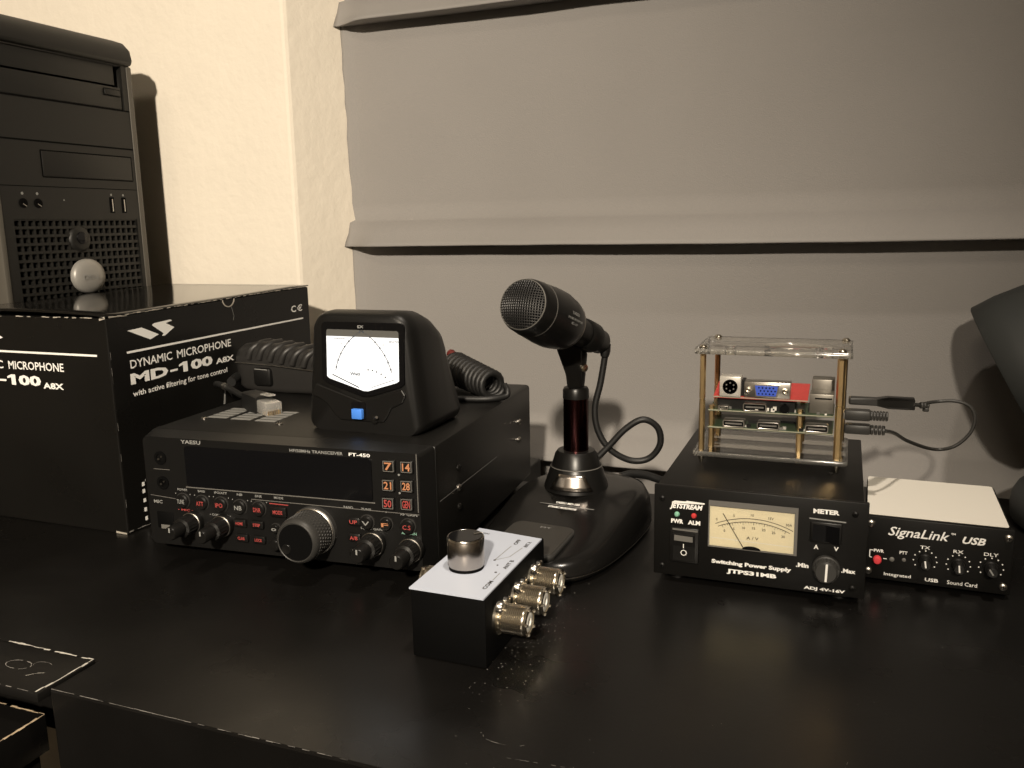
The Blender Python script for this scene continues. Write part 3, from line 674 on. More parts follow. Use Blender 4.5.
# ------------------------------------------------------------------ antenna switch in front
sw = thing('antenna_switch', 'black coaxial antenna switch with white top plate and nickel knob at the desk front', 'switch', (-.1720, .3912, 0))
SWX, SWY, SWZ = .0445, .0955, .0405
Bx('case', M_deep, sw, -SWX, 0, 0, SWY, .0006, SWZ, .0006)
ST = TOP(SWZ)
flat('top_plate', M_plate, sw, ST, [[(-SWX - .0004, -.0010), (-.0002, -.0014), (-.0002, SWY - .0035), (-SWX - .0010, SWY + .0022)]], 0, .0009)
STP = TOP(SWZ + .0009)
kx, ky = -.0265, .0350
La('switch_hub', M_deep, sw, [(.0102, 0), (.0102, .0022)], (kx, ky, SWZ + .0009), (0, 0, 1), 36)
kn = La('selector_knob', M_brush, sw, [(.0085, .0018), (.0102, .0018), (.0108, .0026), (.0108, .0185), (.0103, .0192), (.0098, .0190), (0, .0188)], (kx, ky, SWZ + .0009), (0, 0, 1), 56)
La('knob_rim', M_chrome, kn, [(.0099, .0189), (.0104, .0193), (.0108, .0187), (.0109, .0180)], (kx, ky, SWZ + .0009), (0, 0, 1), 56, cap=False)
La('knob_cap', M_gloss, kn, [(.0098, .0190), (.0098, .0194), (0, .0194)], (kx, ky, SWZ + .0009), (0, 0, 1), 48)
flat('knob_pointer', M_steel, kn, TOP(SWZ + .0203), [[(kx + .0035, ky + .0040), (kx + .0070, ky + .0075), (kx + .0076, ky + .0066), (kx + .0045, ky + .0032)]], 0, .0004)
# lettering along the plate's long edge: a runs along +Y
def SPr(a, b, d): return Vector((-b, a, SWZ + .0009 + d))   # a along y, b towards -x
def sp(s, y0, y1, x0, x1):   # read from the right-hand side
    return text(s, M_ink, sw, lambda a, b, d: Vector((b, a, SWZ + .0009 + d)), y0, y1, x0, x1, .02, d=.0001)
for (s, y0, y1, x) in (('COM', .0100, .0215, -.0048), ('ANT B', .0395, .0530, -.0046), ('ANT A', .0745, .0840, -.0050), ('OFF', .0770, .0860, -.0125)):
    text(s, M_ink, sw, lambda a, b, d: Vector((-.0002 - b, a, SWZ + .0009 + d)), y0, y1, -x - .0013, -x + .0013, .03, d=.0001)
line('diagram_line', M_dim, sw, lambda a, b, d: Vector((b, a, SWZ + .0009 + d)), [(.0500, -.0150), (.0740, -.0138)], .0005, .0001)
line('diagram_line', M_dim, sw, lambda a, b, d: Vector((b, a, SWZ + .0009 + d)), [(.0500, -.0150), (.0575, -.0085), (.0735, -.0062)], .0005, .0001)
line('diagram_line', M_dim, sw, lambda a, b, d: Vector((b, a, SWZ + .0009 + d)), [(.0225, -.0048), (.0330, -.0048)], .0005, .0001)
flat('diagram_dot', M_ink, sw, STP, [circ(-.0075, .0335, .0008, 8), circ(-.0105, .0435, .0006, 8), circ(-.0150, .0500, .0008, 8)])
text('ON', M_ink, sw, STP, -.0400, -.0350, .0880, .0905, .02); text('COM', M_ink, sw, STP, -.0425, -.0370, .0500, .0525, .02)
flat('diagram_line', M_dim, sw, STP, [[(-.0385, .0455), (-.0380, .0455), (-.0380, .0490), (-.0385, .0490)]])
def so239(y, z, sx=0, ax=(1, 0, 0)):
    c = thing if False else None
    s_ = 1 if ax[0] > 0 else -1
    cn = finish(lathe(NB(), [(.0092, 0), (.0092, .0018), (.0068, .0020), (.0068, .0040), (.0083, .0042)], (sx, y, z), ax, 24), 'coax_socket', M_nick, sw, 35)
    bm = NB(); prof = [(.0080, .004)]
    for i in range(11): prof += [(.0083, .0045 + i * .00115), (.0079, .0045 + i * .00115 + .0006)]
    prof += [(.0081, .0178), (.0081, .0186), (.0062, .0188), (.0062, .0150), (0, .0150)]
    finish(lathe(bm, prof, (sx, y, z), ax, 32), 'threaded_barrel', M_nick, cn, 60)
    La('insulator', M_teflon, cn, [(.0060, .0145), (.0060, .0180), (.0048, .0186), (.0024, .0186), (.0022, .0165), (0, .0165)], (sx, y, z), ax, 24)
    bm = NB()
    for i in range(5):
        a = 2 * PI * i / 5 + .5; yy, zz = y + .0072 * math.cos(a), z + .0072 * math.sin(a)
        lathe(bm, [(.0010, 0), (.0007, .0014)], (sx + s_ * .0184, yy, zz), ax, 5)
    finish(bm, 'rim_notches', M_nick, cn)
    La('flange_nut', M_chrome, cn, [(.0036, 0), (.0036, .0026), (.0028, .0038), (0, .0042)], (sx + s_ * .0018, y - .0045, z + .0082), ax, 14)
    La('flange_nut', M_chrome, cn, [(.0030, 0), (.0030, .0022), (.0022, .0030), (0, .0032)], (sx + s_ * .0005, y + .0085, z + .0060), ax, 14)
    return cn
for y in (.0180, .0450, .0730): so239(y, .0225)
so239(.052, .0225, -SWX, (-1, 0, 0))
for x in (-.036, -.008):
    for y in (.01, .085): La('foot', M_rub, sw, [(.004, 0), (.004, .0008)], (x, y, 0), (0, 0, 1), 12)

# ------------------------------------------------------------------ desk microphone
dm = thing('desk_microphone', 'black desk microphone on a sloping base with maroon pole between radio and power supply', 'microphone', (-.1960, .5030, 0), -5)
HWX, DY = .0530, .168
def outline(s, n=56):
    out = []
    for i in range(n):
        a = 2 * PI * i / n; c, t = math.cos(a), math.sin(a); e = 2 / 3.4
        y = abs(t) ** e * (1 if t > 0 else -1); x = abs(c) ** e * (1 if c > 0 else -1)
        wf = 1 - .08 * max(0, -y)
        out.append((x * HWX * wf * s if s == 1 else x * (HWX * wf - (1 - s) * HWX), DY / 2 + y * (DY / 2 - (1 - s) * HWX)))
    return out
def topz(y): t = max(0, min(1, (y - .005) / .115)); t = t * t * (3 - 2 * t); return .0165 + .0180 * t
bm = NB(); rings = []
for s, f in ((.93, -.0), (.97, .10), (1, .26), (.995, .42), (.965, .72), (.90, .93), (.80, 1.0), (.6, 1.0), (.35, 1.0), (.1, 1)):
    o2 = outline(s); zz = []
    ring = []
    for x, y in o2:
        z = .0012 + (topz(y) - .0012) * f if f < .5 else .0012 + (topz(y) - .0012) * f
        if f <= .26: z = .0012 + .0055 * f / .26 if f > 0 else .0010
        ring.append(bm.verts.new((x, y, z)))
    rings.append(ring)
n = len(rings[0])
for a, b in zip(rings, rings[1:]):
    for i in range(n): bm.faces.new((a[i], a[(i + 1) % n], b[(i + 1) % n], b[i]))
bm.faces.new(rings[0]); bm.faces.new(rings[-1]); finish(bm, 'base', M_base, dm, 50)
bm = NB(); A = outline(1.004); rA = [[bm.verts.new((x, y, z)) for x, y in A] for z in (.0058, .0066)]
for i in range(n): bm.faces.new((rA[0][i], rA[0][(i + 1) % n], rA[1][(i + 1) % n], rA[1][i]))
lab(finish(bm, 'base_trim', M_steel, dm, 60), 'bright line around the base')
bm = NB(); A = outline(.9); va = [bm.verts.new((x, y, 0)) for x, y in A]; vb = [bm.verts.new((x, y, .0012)) for x, y in A]; bm.faces.new(va); bm.faces.new(vb)
for i in range(n): bm.faces.new((va[i], va[(i + 1) % n], vb[(i + 1) % n], vb[i]))
finish(bm, 'rubber_sole', M_rub, dm)
# talk bar
TBp = lambda a, b, d: Vector((a, b, topz(b) + d))
def ptt(poly, z0, z1, nme, m):
    return plate(nme, m, dm, poly, [], z0, z1, lambda a, b, d: Vector((a, b, .0180 + .0045 * (b - .012) / .05 + d)))
rim = ptt(rrect(-.0262, .0212, .0050, .0518, .007), -.002, .0022, 'talk_bar_rim', M_usb)
tb = ptt(rrect(-.0250, .0200, .0062, .0506, .0062), -.002, .0030, 'talk_bar', M_ptt)
text('PTT', M_dim, tb, lambda a, b, d: Vector((a, b, .0180 + .0045 * (b - .012) / .05 + .0031)), -.004, .004, .0440, .0458, .02)
text('YAESU MD-100', M_print, dm, TBp, -.0085, .0110, .0808, .0838, .03, d=.0005)
line('rule', M_dim, dm, TBp, [(-.020, .0790), (.0235, .0790)], .0006, .0005)
text('DYNAMIC MICROPHONE', M_print, dm, TBp, -.0115, .0110, .0745, .0772, .03, d=.0005)
PX, PY = -.0062, .1180
ax0 = (PX, PY, 0)
La('pole_collar', M_blk2, dm, [(.0255, .0330), (.0250, .0350), (.0208, .0480), (.0198, .0500), (.0195, .0512), (.0191, .0512), (.0165, .0600), (.0145, .0628), (.0098, .0632)], ax0, (0, 0, 1), 48)
La('collar_ring', M_grey, dm, [(.0200, .0502), (.0203, .0506), (.0199, .0510)], ax0, (0, 0, 1), 48, cap=False)
bm = NB(); g = []
for j in range(5):
    z = .0362 + j * .0030; r_ = .0252 - (z - .0350) * .0042 / .013 + .0012
    g.append([bm.verts.new((PX + r_ * math.sin(R(a * (1 - .08 * j) + 12)), PY - r_ * math.cos(R(a * (1 - .08 * j) + 12)), z)) for a in (-38, -28, -18, -8, 4, 16, 28, 38)])
for a, b in zip(g, g[1:]):
    for i in range(7): bm.faces.new((a[i], a[i + 1], b[i + 1], b[i]))
o = finish(bm, 'badge_plate', M_brush, dm, 60); s = o.modifiers.new('s', 'SOLIDIFY'); s.thickness = .0016; lab(o, 'shiny metallic curved plate')
La('pole', M_pole, dm, [(.0098, .060), (.0098, .1055)], ax0, (0, 0, 1), 40)
La('pole_cap', M_blk2, dm, [(.0101, .1040), (.0101, .1105), (.0090, .1125), (.0060, .1132), (.0055, .1150)], ax0, (0, 0, 1), 36)
# head axis (world) -> local
ay = R(5)
def dl_(v): v = Vector(v) - Vector((-.1960, .5030, 0)); return Vector((v.x * math.cos(ay) - v.y * math.sin(ay), v.x * math.sin(ay) + v.y * math.cos(ay), v.z))
Tt, Nn = dl_((-.1779, .6400, .1453)), dl_((-.1975, .5230, .1850))
axm = (Nn - Tt).normalized(); LM = (Nn - Tt).length
head = La('microphone_head', M_blk2, dm, [(.0090, .0630), (.0155, .0645), (.0180, .0662), (.0196, .0715), (.0208, .082), (.0206, .093), (.0196, .106), (.0184, LM - .004), (.0175, LM - .001), (.0166, LM), (.0162, LM - .0012), (0, LM - .0015)], Tt, axm, 56, 50)
La('rear_rim', M_steel, head, [(.0181, .0655), (.0185, .0663), (.0184, .0672)], Tt, axm, 56, cap=False)
bt_ = lambda a, b, d: (lambda c: Tt + axm * (LM - .0225 - a) + (math.cos(c) * SU + math.sin(c) * SV) * (.0206 + d))(b / .0200)
SU = axm.cross(Vector((0, 0, 1))).normalized() * -1; SV = axm.cross(SU).normalized()
if SV.z < 0: SV = -SV
for s_, b0, h_, l_ in (('YAESU', .0018, .0022, .011), ('DYNAMIC MICROPHONE', -.0018, .0016, .022), ('MD-100', -.0048, .0018, .009)):
    text(s_, M_dim, head, bt_, .0150 - l_ / 2, .0150 + l_ / 2, b0, b0 + h_, .02, d=.0004)
La('head_ring', M_grey, head, [(.0190, LM - .0145), (.01935, LM - .0135), (.0188, LM - .0120)], Tt, axm, 56, cap=False)
La('grille_rim', M_grey, head, [(.0163, LM - .0005), (.0167, LM + .0006), (.0172, LM - .0002)], Tt, axm, 56, cap=False)
FH = frame_to(Nn, axm); bm = NB(); NW = 19
def dome(u, v, k): rr_ = math.hypot(u, v); return FH @ Vector((u, v, .0042 * (1 - (rr_ / .0163) ** 2) + k))
for fam in range(2):
    for i in range(-NW // 2, NW // 2 + 1):
        t = (i + .5) * .0163 * 2 / NW
        if abs(t) > .0155: continue
        h = math.sqrt(.0163 ** 2 - t * t); pts = []
        for s_ in range(9):
            u = -h + 2 * h * s_ / 8; a = (t, u) if fam == 0 else (u, t); pts.append(dome(*a, .0002 * fam))
        tube(bm, pts, .00040, 5)
o = finish(bm, 'grille', M_grille, head, 60); o['kind'] = 'stuff'
La('neck', M_blk, dm, [(.0085, -.0005), (.0095, .002), (.0100, .020), (.0105, .024), (.0100, .026), (.0106, .046), (.0112, .065)], Tt, axm, 40)
La('neck_band', M_steel, dm, [(.0104, .0225), (.0109, .0240), (.0107, .0250), (.0100, .0258)], Tt, axm, 40, cap=False)
lf = lambda x, z, y, n_=0: Vector((x, y, z))
yk = Tt + axm * .0330; upv = Vector((0, 0, 1))
pv = Vector((PX, PY, .1145))
bm = NB()
for s_ in (-1, 1):
    prof = [(-.0060, .1125), (.0060, .1125), (.0068, .1205), (.0100, .1420), (.0110, .1490), (-.0100, .1520), (-.0105, .1440), (-.0070, .1260)]
    off = s_ * .0062
    prism(bm, prof, off - .0022, off + .0022, lambda a, b, d: Vector((PX + d * .35 + a * .62 - (b - .1145) * .04, PY + a * .80 * 1 - d * .9 - (b - .1145) * .30, b)))
o = finish(bm, 'yoke', M_blk2, dm, 30); bevmod(o, .001)
cl_ = finish(lathe(NB(), [(.0104, .0165), (.0118, .0175), (.0118, .0330), (.0106, .0345)], Tt, axm, 40, False), 'clamp_ring', M_blk2, dm, 40)
La('yoke_stem', M_blk2, dm, [(.0062, .111), (.0070, .116), (.0082, .128), (.0090, .138), (.0070, .143)], ax0, (0, 0, 1), 28)
La('tilt_screw', M_nick, dm, [(.0034, 0), (.0034, .0016), (.0026, .0026), (0, .0028)], (PX + .0078, PY - .0040, .1285), (.85, -.5, 0), 18)
# cable from the tail, looping down into the base
wp = [(-.1737, .6405, .1385), (-.1745, .6415, .1330), (-.1775, .640, .1130), (-.1815, .638, .0930), (-.1790, .638, .0750), (-.1700, .640, .0600), (-.1550, .646, .0505), (-.1410, .650, .0520), (-.1320, .650, .0640), (-.1335, .648, .0780), (-.1440, .643, .0850), (-.1570, .640, .0775), (-.1700, .637, .0630), (-.1800, .634, .0520), (-.1870, .632, .0450), (-.1900, .630, .0380)]
Tu('cable', M_rub, dm, [dl_(p) for p in wp], .0026, 8, 10)
La('cable_sleeve', M_rub, dm, [(.0042, 0), (.0042, .006), (.0032, .010)], dl_((-.1735, .6400, .1440)), (-.06, .0, -1), 16)
# cord leaving the base at the back
La('cord_socket', M_steel, dm, [(.0035, 0), (.0035, .006)], dl_((-.1670, .6560, .0310)), (.2, .9, 0), 14)
Tu('cord', M_rub, dm, [dl_(p) for p in ((-.1660, .660, .0315), (-.1590, .668, .0325), (-.1480, .676, .0300), (-.1350, .684, .0240), (-.1270, .700, .0190), (-.1160, .715, .0140), (-.095, .7215, .0110))], .0034, 6, 10)

# ------------------------------------------------------------------ bench power supply
PLc = (-.1127, .5395, 0); PW, PD, PB, PT = .1306, .1646, .0047, .0657
ps = thing('power_supply', 'black bench power supply with cream analogue meter beneath the clear stacked board case', 'power supply', PLc, .22)
Bx('case', M_metblk, ps, .0012, PW - .0022, .002, PD, PB + .0004, PT, .0008)
Bx('front_panel', M_metblk, ps, 0, PW + .0006, -.001, .0022, PB, PT + .0008, .0006)
for x in (.014, PW - .014):
    for y in (.014, PD - .014): La('foot', M_rub, ps, [(.007, 0), (.007, PB + .001)], (x, y, 0), (0, 0, 1), 20)
PF = FRONT(-.001)
text('JETSTREAM', M_print, ps, PF, .0105, .0318, .0505, .0550, .05, .25)
flat('lettering_bar', M_print, ps, PF, [[(.0118, .0556), (.0135, .0566), (.0205, .0566), (.0215, .0572), (.0330, .0566), (.0328, .0557), (.0118, .0550)]])
for x, m, cp, nme in ((.0152, M_grnled, 'PWR', 'green indicator lens'), (.0262, M_redled, 'ALM', 'red indicator lens')):
    l = La('indicator_lens', m, ps, [(.0018, 0), (.0018, .0008), (.0012, .0018), (0, .0022)], (x, -.001, .0475), (0, -1, 0), 16); lab(l, nme)
    text(cp, M_print, ps, PF, x - .0038, x + .0042, .0412, .0442, .05)
rk = Bx('rocker_switch', M_blk2, ps, .0110, .0300, -.0030, .001, .0150, .0390, .0008)
line('rocker_edge', M_grey, rk, FRONT(-.0031), [(.0128, .0379), (.0292, .0376)], .0012)
bm = NB(); prism(bm, [(-.0030, .0168), (-.0038, .0168), (-.0042, .0270), (-.0062, .0355), (-.0030, .0360)], .0135, .0275, lambda a, b, d: Vector((d, a, b))); rp = finish(bm, 'rocker_paddle', M_blk2, rk)
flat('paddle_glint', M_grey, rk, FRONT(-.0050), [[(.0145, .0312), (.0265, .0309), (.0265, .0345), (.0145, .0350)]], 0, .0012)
text('I', M_print, rk, FRONT(-.0042), .0201, .0206, .0258, .0290, .03, d=.0004)
text('O', M_print, rk, FRONT(-.0041), .0184, .0226, .0205, .0246, .0, d=.0002)
# analogue meter
mx0, mx1, mz0, mz1 = .0363, .0890, .0288, .0588
plate('meter_surround', M_grey, ps, [(mx0 - .0006, mz0 - .0006), (mx1 + .0016, mz0 - .0006), (mx1 + .0016, mz1 + .0006), (mx0 - .0006, mz1 + .0006)], [[(mx0 + .0002, mz0 + .0002), (mx1 - .0004, mz0 + .0002), (mx1 - .0004, mz1 - .0030), (mx0 + .0002, mz1 - .0030)]], 0, .0012, PF)
md = flat('meter_dial', M_cream, ps, PF, [[(mx0, mz0), (mx1, mz0), (mx1, mz1 - .0028), (mx0, mz1 - .0028)]], 0, .0004)
ml = lambda pts, wd, m=M_ink: line('scale_arc', m, md, PF, pts, wd, .0006)
acx, acz, ar = .0640, -.0050, .0545
ml(arc(acx, acz, ar, 116, 64), .0004); ml(arc(acx, acz, ar - .0022, 115, 65), .0004)
bm = NB()
for i in range(25):
    a = R(112 - 44 * i / 24); r0 = ar - .0022; r1 = r0 - (.0018 if i % 4 == 0 else .0010)
    c, s_ = math.cos(a), math.sin(a); nx, nz = -s_ * .00014, c * .00014
    bm.faces.new([bm.verts.new(PF(x, z, .0006)) for x, z in ((acx + c * r0 + nx, acz + s_ * r0 + nz), (acx + c * r0 - nx, acz + s_ * r0 - nz), (acx + c * r1 - nx, acz + s_ * r1 - nz), (acx + c * r1 + nx, acz + s_ * r1 + nz))])
finish(bm, 'scale_ticks', M_ink, md)
for i, s_ in enumerate(('0', '5', '10', '15', '20', '25', '30')):
    a = R(112 - 44 * i / 6); textc(s_, M_ink, md, PF, acx + (ar - .0062) * math.cos(a), acz + (ar - .0062) * math.sin(a), .0017, d=.0006)
for i, s_ in enumerate(('0', '5', '10', '15V', '30A')):
    a = R(114 - 46 * i / 4); textc(s_, M_ink, md, PF, acx + (ar + .0024) * math.cos(a), acz + (ar + .0024) * math.sin(a), .0017, d=.0006)
textc('A / V', M_ink, md, PF, .0635, .0365, .0020, .0075, d=.0006)
line('dial_fold', M_creamlab, md, PF, [(mx0 + .001, .0345), (mx1 - .001, .0335)], .0006, .0006)
line('needle', M_ink, md, PF, [(.0448, .0515), (.0585, .0290)], .0005, .0011)
flat('needle_hub', M_deep, md, PF, [[(.0630 + .0058 * math.cos(R(t)), .0288 + .0022 * math.sin(R(t))) for t in range(0, 181, 15)]], .0004, .0013)
Bx('meter_window', M_glass, md, mx0, mx1, -.0025, -.0023, mz0, mz1 - .0026)
text('METER', M_print, ps, PF, .0993, .1145, .0572, .0602, .05)
line('rule', M_dim, ps, PF, [(.0972, .0537), (.1185, .0531)], .0008)
rk = Bx('meter_switch', M_blk2, ps, .0980, .1165, -.0030, .001, .0388, .0522, .0008)
bm = NB(); prism(bm, [(.0995, .0), (.1150, .0), (.1150, .0032), (.1072, .0006), (.0995, .0002)], .0402, .0508, lambda a, b, d: Vector((a, -.0028 - b, d))); finish(bm, 'rocker_paddle', M_gloss, rk)
text('A', M_print, ps, PF, .1005, .1033, .0340, .0368, .03); text('V', M_print, ps, PF, .1122, .1150, .0340, .0368, .03)
vk = La('voltage_knob', M_usb, ps, [(.0082, -.001), (.0082, .003), (.0074, .0036), (.0068, .0085), (.0060, .0095), (0, .0097)], (.1084, -.001, .0225), (0, -1, 0), 32)
bm = NB()
for i in range(20):
    a = 2 * PI * i / 20; tube(bm, [Vector((.1084 + .0073 * math.cos(a), -.0048, .0225 + .0073 * math.sin(a))), Vector((.1084 + .0067 * math.cos(a), -.0092, .0225 + .0067 * math.sin(a)))], .0005, 5)
finish(bm, 'knurl', M_usb, vk)
flat('pointer', M_print, vk, FRONT(-.0107), [[(.1078, .0172), (.1091, .0172), (.1094, .0284), (.1081, .0284)]], 0, .0006)
text('.Min', M_print, ps, PF, .0905, .0980, .0208, .0238, .04); text('.Max', M_print, ps, PF, .1172, .1254, .0205, .0233, .04)
text('ADJ 4V-16V', M_print, ps, PF, .0957, .1200, .0063, .0090, .045)
text('Switching Power Supply', M_print, ps, PF, .0382, .0878, .0160, .0195, .045)
text('JTPS31MB', M_print, ps, PF, .0480, .0790, .0104, .0140, .05)
for x, z in ((.0054, .0575), (.0058, .0109), (.1235, .0589), (.1240, .0110)): screw(ps, (x, -.001, z), (0, -1, 0), .0019, M_metblk)
for y in (.03, .10): screw(ps, (PW - .0022, y, .050), (1, 0, 0), .0022, M_metblk)
screw(ps, (.055, .030, PT), (0, 0, 1), .0014, M_metblk); screw(ps, (.108, .060, PT), (0, 0, 1), .0014, M_metblk)

# ------------------------------------------------------------------ clear case with stacked boards
pi_ = thing('stacked_board_case', 'clear acrylic and brass case holding stacked circuit boards on the power supply', 'computer', (-.0468, .6240, PT + .0008))
ZB = -(PT + .0008)
X = lambda x: x + .0462
Y = lambda y: y - .6150
Zt = lambda z: z + ZB
px0, px1, py0, py1 = X(-.0972), X(.0058), Y(.5860), Y(.6560)
def acr(nme, z0, holes): 
    o = plate(nme, M_acr, pi_, rrect(px0, px1, py0, py1, .003), holes, z0, z0 + .0036, TOP(0)); lab(o, 'clear acrylic plate'); o.data.materials.append(M_acredge)
    for p in o.data.polygons:
        if abs(p.normal.z) < .5: p.material_index = 1
    return o
acr('base_plate', Zt(.0725), [])
acr('top_plate', Zt(.1456), [circ(X(-.0330), Y(.6170), .0200, 36, .0150), circ(X(-.0750), Y(.606), .0040, 14), circ(X(-.010), Y(.612), .0035, 14)])
posts = [(X(-.0918), Y(.5925), M_brass, .0021), (X(-.0010), Y(.5925), M_brass, .0026), (X(-.0895), Y(.6490), M_copper, .0021), (X(.0010), Y(.6490), M_brass, .0021)]
for x, y, m, r_ in posts:
    p = La('spacer_post', m, pi_, [(r_, Zt(.0761)), (r_, Zt(.1120)), (r_ * .8, Zt(.1122)), (r_ * .8, Zt(.1128)), (r_, Zt(.1130)), (r_, Zt(.1456))], (x, y, 0), (0, 0, 1), 6, 20)
    La('foot_screw', M_nick, p, [(.0009, 0), (.0013, .0015), (.0022, .0030), (.0024, Zt(.0725))], (x, y, 0), (0, 0, 1), 14)
    La('top_screw', M_nick, p, [(.0028, Zt(.1492)), (.0028, Zt(.1502)), (.0018, Zt(.1513)), (0, Zt(.1516))], (x, y, 0), (0, 0, 1), 16)
bx0, bx1, by0, by1 = X(-.0885), X(-.0045), Y(.5985), Y(.640)
def board(nme, z, m, x0=bx0, x1=bx1, y0=by0, y1=by1):
    b = Bx(nme, m, pi_, x0, x1, y0, y1, z, z + .0013); Bx('board_edge', M_pcbedge, b, x0, x1, y0 - .0002, y0, z + .0004, z + .0011); return b
lo = board('lower_board', Zt(.0906), M_pcb); up = board('upper_board', Zt(.1030), M_pcb)
rb_ = board('red_board', Zt(.1128), M_pcbred, X(-.0850), X(-.0215), Y(.5990), Y(.6300)); lab(rb_, 'red circuit board')
for v in rb_.data.vertices: v.co.z += max(0, v.co.y - Y(.600)) * .20
for x, y in ((X(-.0862), Y(.6010)), (X(-.0262), Y(.6030)), (X(-.0262), Y(.636)), (X(-.0862), Y(.636))):
    La('inner_spacer', M_brass, pi_, [(.0021, Zt(.0761)), (.0021, Zt(.0906))], (x, y, 0), (0, 0, 1), 6, 20)
    La('inner_spacer', M_brass, pi_, [(.0021, Zt(.0919)), (.0021, Zt(.1030))], (x, y, 0), (0, 0, 1), 6, 20)
    La('inner_spacer', M_brass, pi_, [(.0020, Zt(.1043)), (.0020, Zt(.1068))], (x, y, 0), (0, 0, 1), 6, 20)
def port(b, xc, z, wd, h, dep=.010, m=M_steel, y=None):
    y = by0 - .0006 if y is None else y
    p = plate('port', m, b, rrect(xc - wd / 2, xc + wd / 2, z, z + h, h * .2, 2), [rrect(xc - wd / 2 + .0006, xc + wd / 2 - .0006, z + .0006, z + h - .0006, h * .15, 2)], -dep, 0, FRONT(y))
    Bx('port_recess', M_deep, p, xc - wd / 2 + .0004, xc + wd / 2 - .0004, y + .0015, y + dep, z + .0004, z + h - .0004)
    Bx('port_tongue', M_grey, p, xc - wd / 2 + .0018, xc + wd / 2 - .0018, y + .0004, y + .002, z + h * .42, z + h * .62)
for xc in (-.0706, -.0470, -.0150): port(lo, X(xc), Zt(.0920), .0150, .0050)
port(up, X(-.0565), Zt(.1044), .0158, .0055)
port(up, X(-.0780), Zt(.1044), .0070, .0026)
La('audio_socket', M_deep, up, [(.0030, 0), (.0030, .009)], (X(-.0365), Y(.5980), Zt(.1072)), (0, 1, 0), 18)
Bx('audio_body', M_blk, up, X(-.0395), X(-.0335), Y(.6000), Y(.6110), Zt(.1043), Zt(.1100))
r_ = random.Random(5)
for b, z, y0 in ((lo, .0919, .5992), (up, .1043, .5992)):
    for i in range(16):
        x = r_.uniform(-.083, -.010); s_ = r_.uniform(.0008, .0022); y = y0 + r_.uniform(0, .004)
        Bx('component', r_.choice([M_silver, M_blk, M_grey, M_teflon]), b, X(x), X(x) + s_ * 1.3, Y(y), Y(y) + s_, Zt(z), Zt(z) + s_)
for x, y, w_, d_, h in ((-.062, .615, .014, .014, .0018), (-.04, .622, .010, .012, .0016)):
    Bx('chip', M_blk, up, X(x), X(x) + w_, Y(y), Y(y) + d_, Zt(.1043), Zt(.1043) + h); Bx('chip', M_blk, lo, X(x), X(x) + w_, Y(y), Y(y) + d_, Zt(.0919), Zt(.0919) + h)
Bx('pin_header', M_blk, up, X(-.0825), X(-.0300), Y(.6030), Y(.6300), Zt(.1043), Zt(.1128))
for x in (-.0455, -.0442): Bx('white_connector', M_teflon, up, X(x), X(x) + .0024, Y(.5985), Y(.6010), Zt(.1046) + (.0012 if x > -.045 else 0), Zt(.1070) + (.0012 if x > -.045 else 0))
# round keyboard socket
pk = Bx('keyboard_socket', M_silver, rb_, X(-.0808), X(-.0662), Y(.5975), Y(.6100), Zt(.1142), Zt(.1285), .0005)
KY = Y(.5975)
La('socket_face', M_deep, pk, [(.0052, 0), (.0052, .0003), (.0044, .0004), (.0044, -.002), (0, -.002)], (X(-.0735), KY, Zt(.1213)), (0, -1, 0), 24)
bm = NB()
for i in range(6):
    a = R(60 * i + 30); lathe(bm, [(.0006, 0), (.0006, .0006)], (X(-.0735) + .0028 * math.cos(a), KY - .0001, Zt(.1213) + .0028 * math.sin(a)), (0, -1, 0), 6)
finish(bm, 'pin_holes', M_grey, pk)
Bx('connector_body', M_blk, rb_, X(-.0662), X(-.0642), Y(.6005), Y(.6140), Zt(.1142), Zt(.1255))
# video socket
vg = Bx('video_socket', M_steel, rb_, X(-.0640), X(-.0330), Y(.5985), Y(.6100), Zt(.1142), Zt(.1254), .0004)
vx, vz = X(-.0487), Zt(.1200)
flat('video_shell', M_steel, vg, FRONT(Y(.5985)), [[(vx - .0085, vz + .0042), (vx + .0085, vz + .0042), (vx + .0072, vz - .0044), (vx - .0072, vz - .0044)]], 0, .0030)
bi = flat('blue_insert', M_vga, vg, FRONT(Y(.5985)), [[(vx - .0077, vz + .0034), (vx + .0077, vz + .0034), (vx + .0064, vz - .0036), (vx - .0064, vz - .0036)]], .002, .0034); lab(bi, 'blue insert with pin holes')
bm = NB()
for j in range(3):
    for i in range(5): lathe(bm, [(.0006, 0), (.0005, .0001)], (vx - .0050 + i * .0024 + (j % 2) * .0012, Y(.5985) - .0034, vz + .0020 - j * .0021), (0, -1, 0), 8)
finish(bm, 'pin_holes', M_deep, vg)
for s_ in (-1, 1): La('jack_screw', M_nick, vg, [(.0019, 0), (.0019, .0030), (.0011, .0032), (.0010, .0015), (0, .0015)], (vx + s_ * .0124, Y(.5985), vz), (0, -1, 0), 8)
Bx('metal_housing', M_housing, up, X(-.0205), X(-.0048), Y(.6030), Y(.6200), Zt(.1043), Zt(.1180), .0005)
Bx('metal_housing', M_housing, up, X(-.0200), X(-.0050), Y(.6215), Y(.6370), Zt(.1043), Zt(.1250), .0005)
Bx('housing_slot', M_deep, up, X(-.0170), X(-.0060), Y(.6028), Y(.6032), Zt(.1145), Zt(.1155))

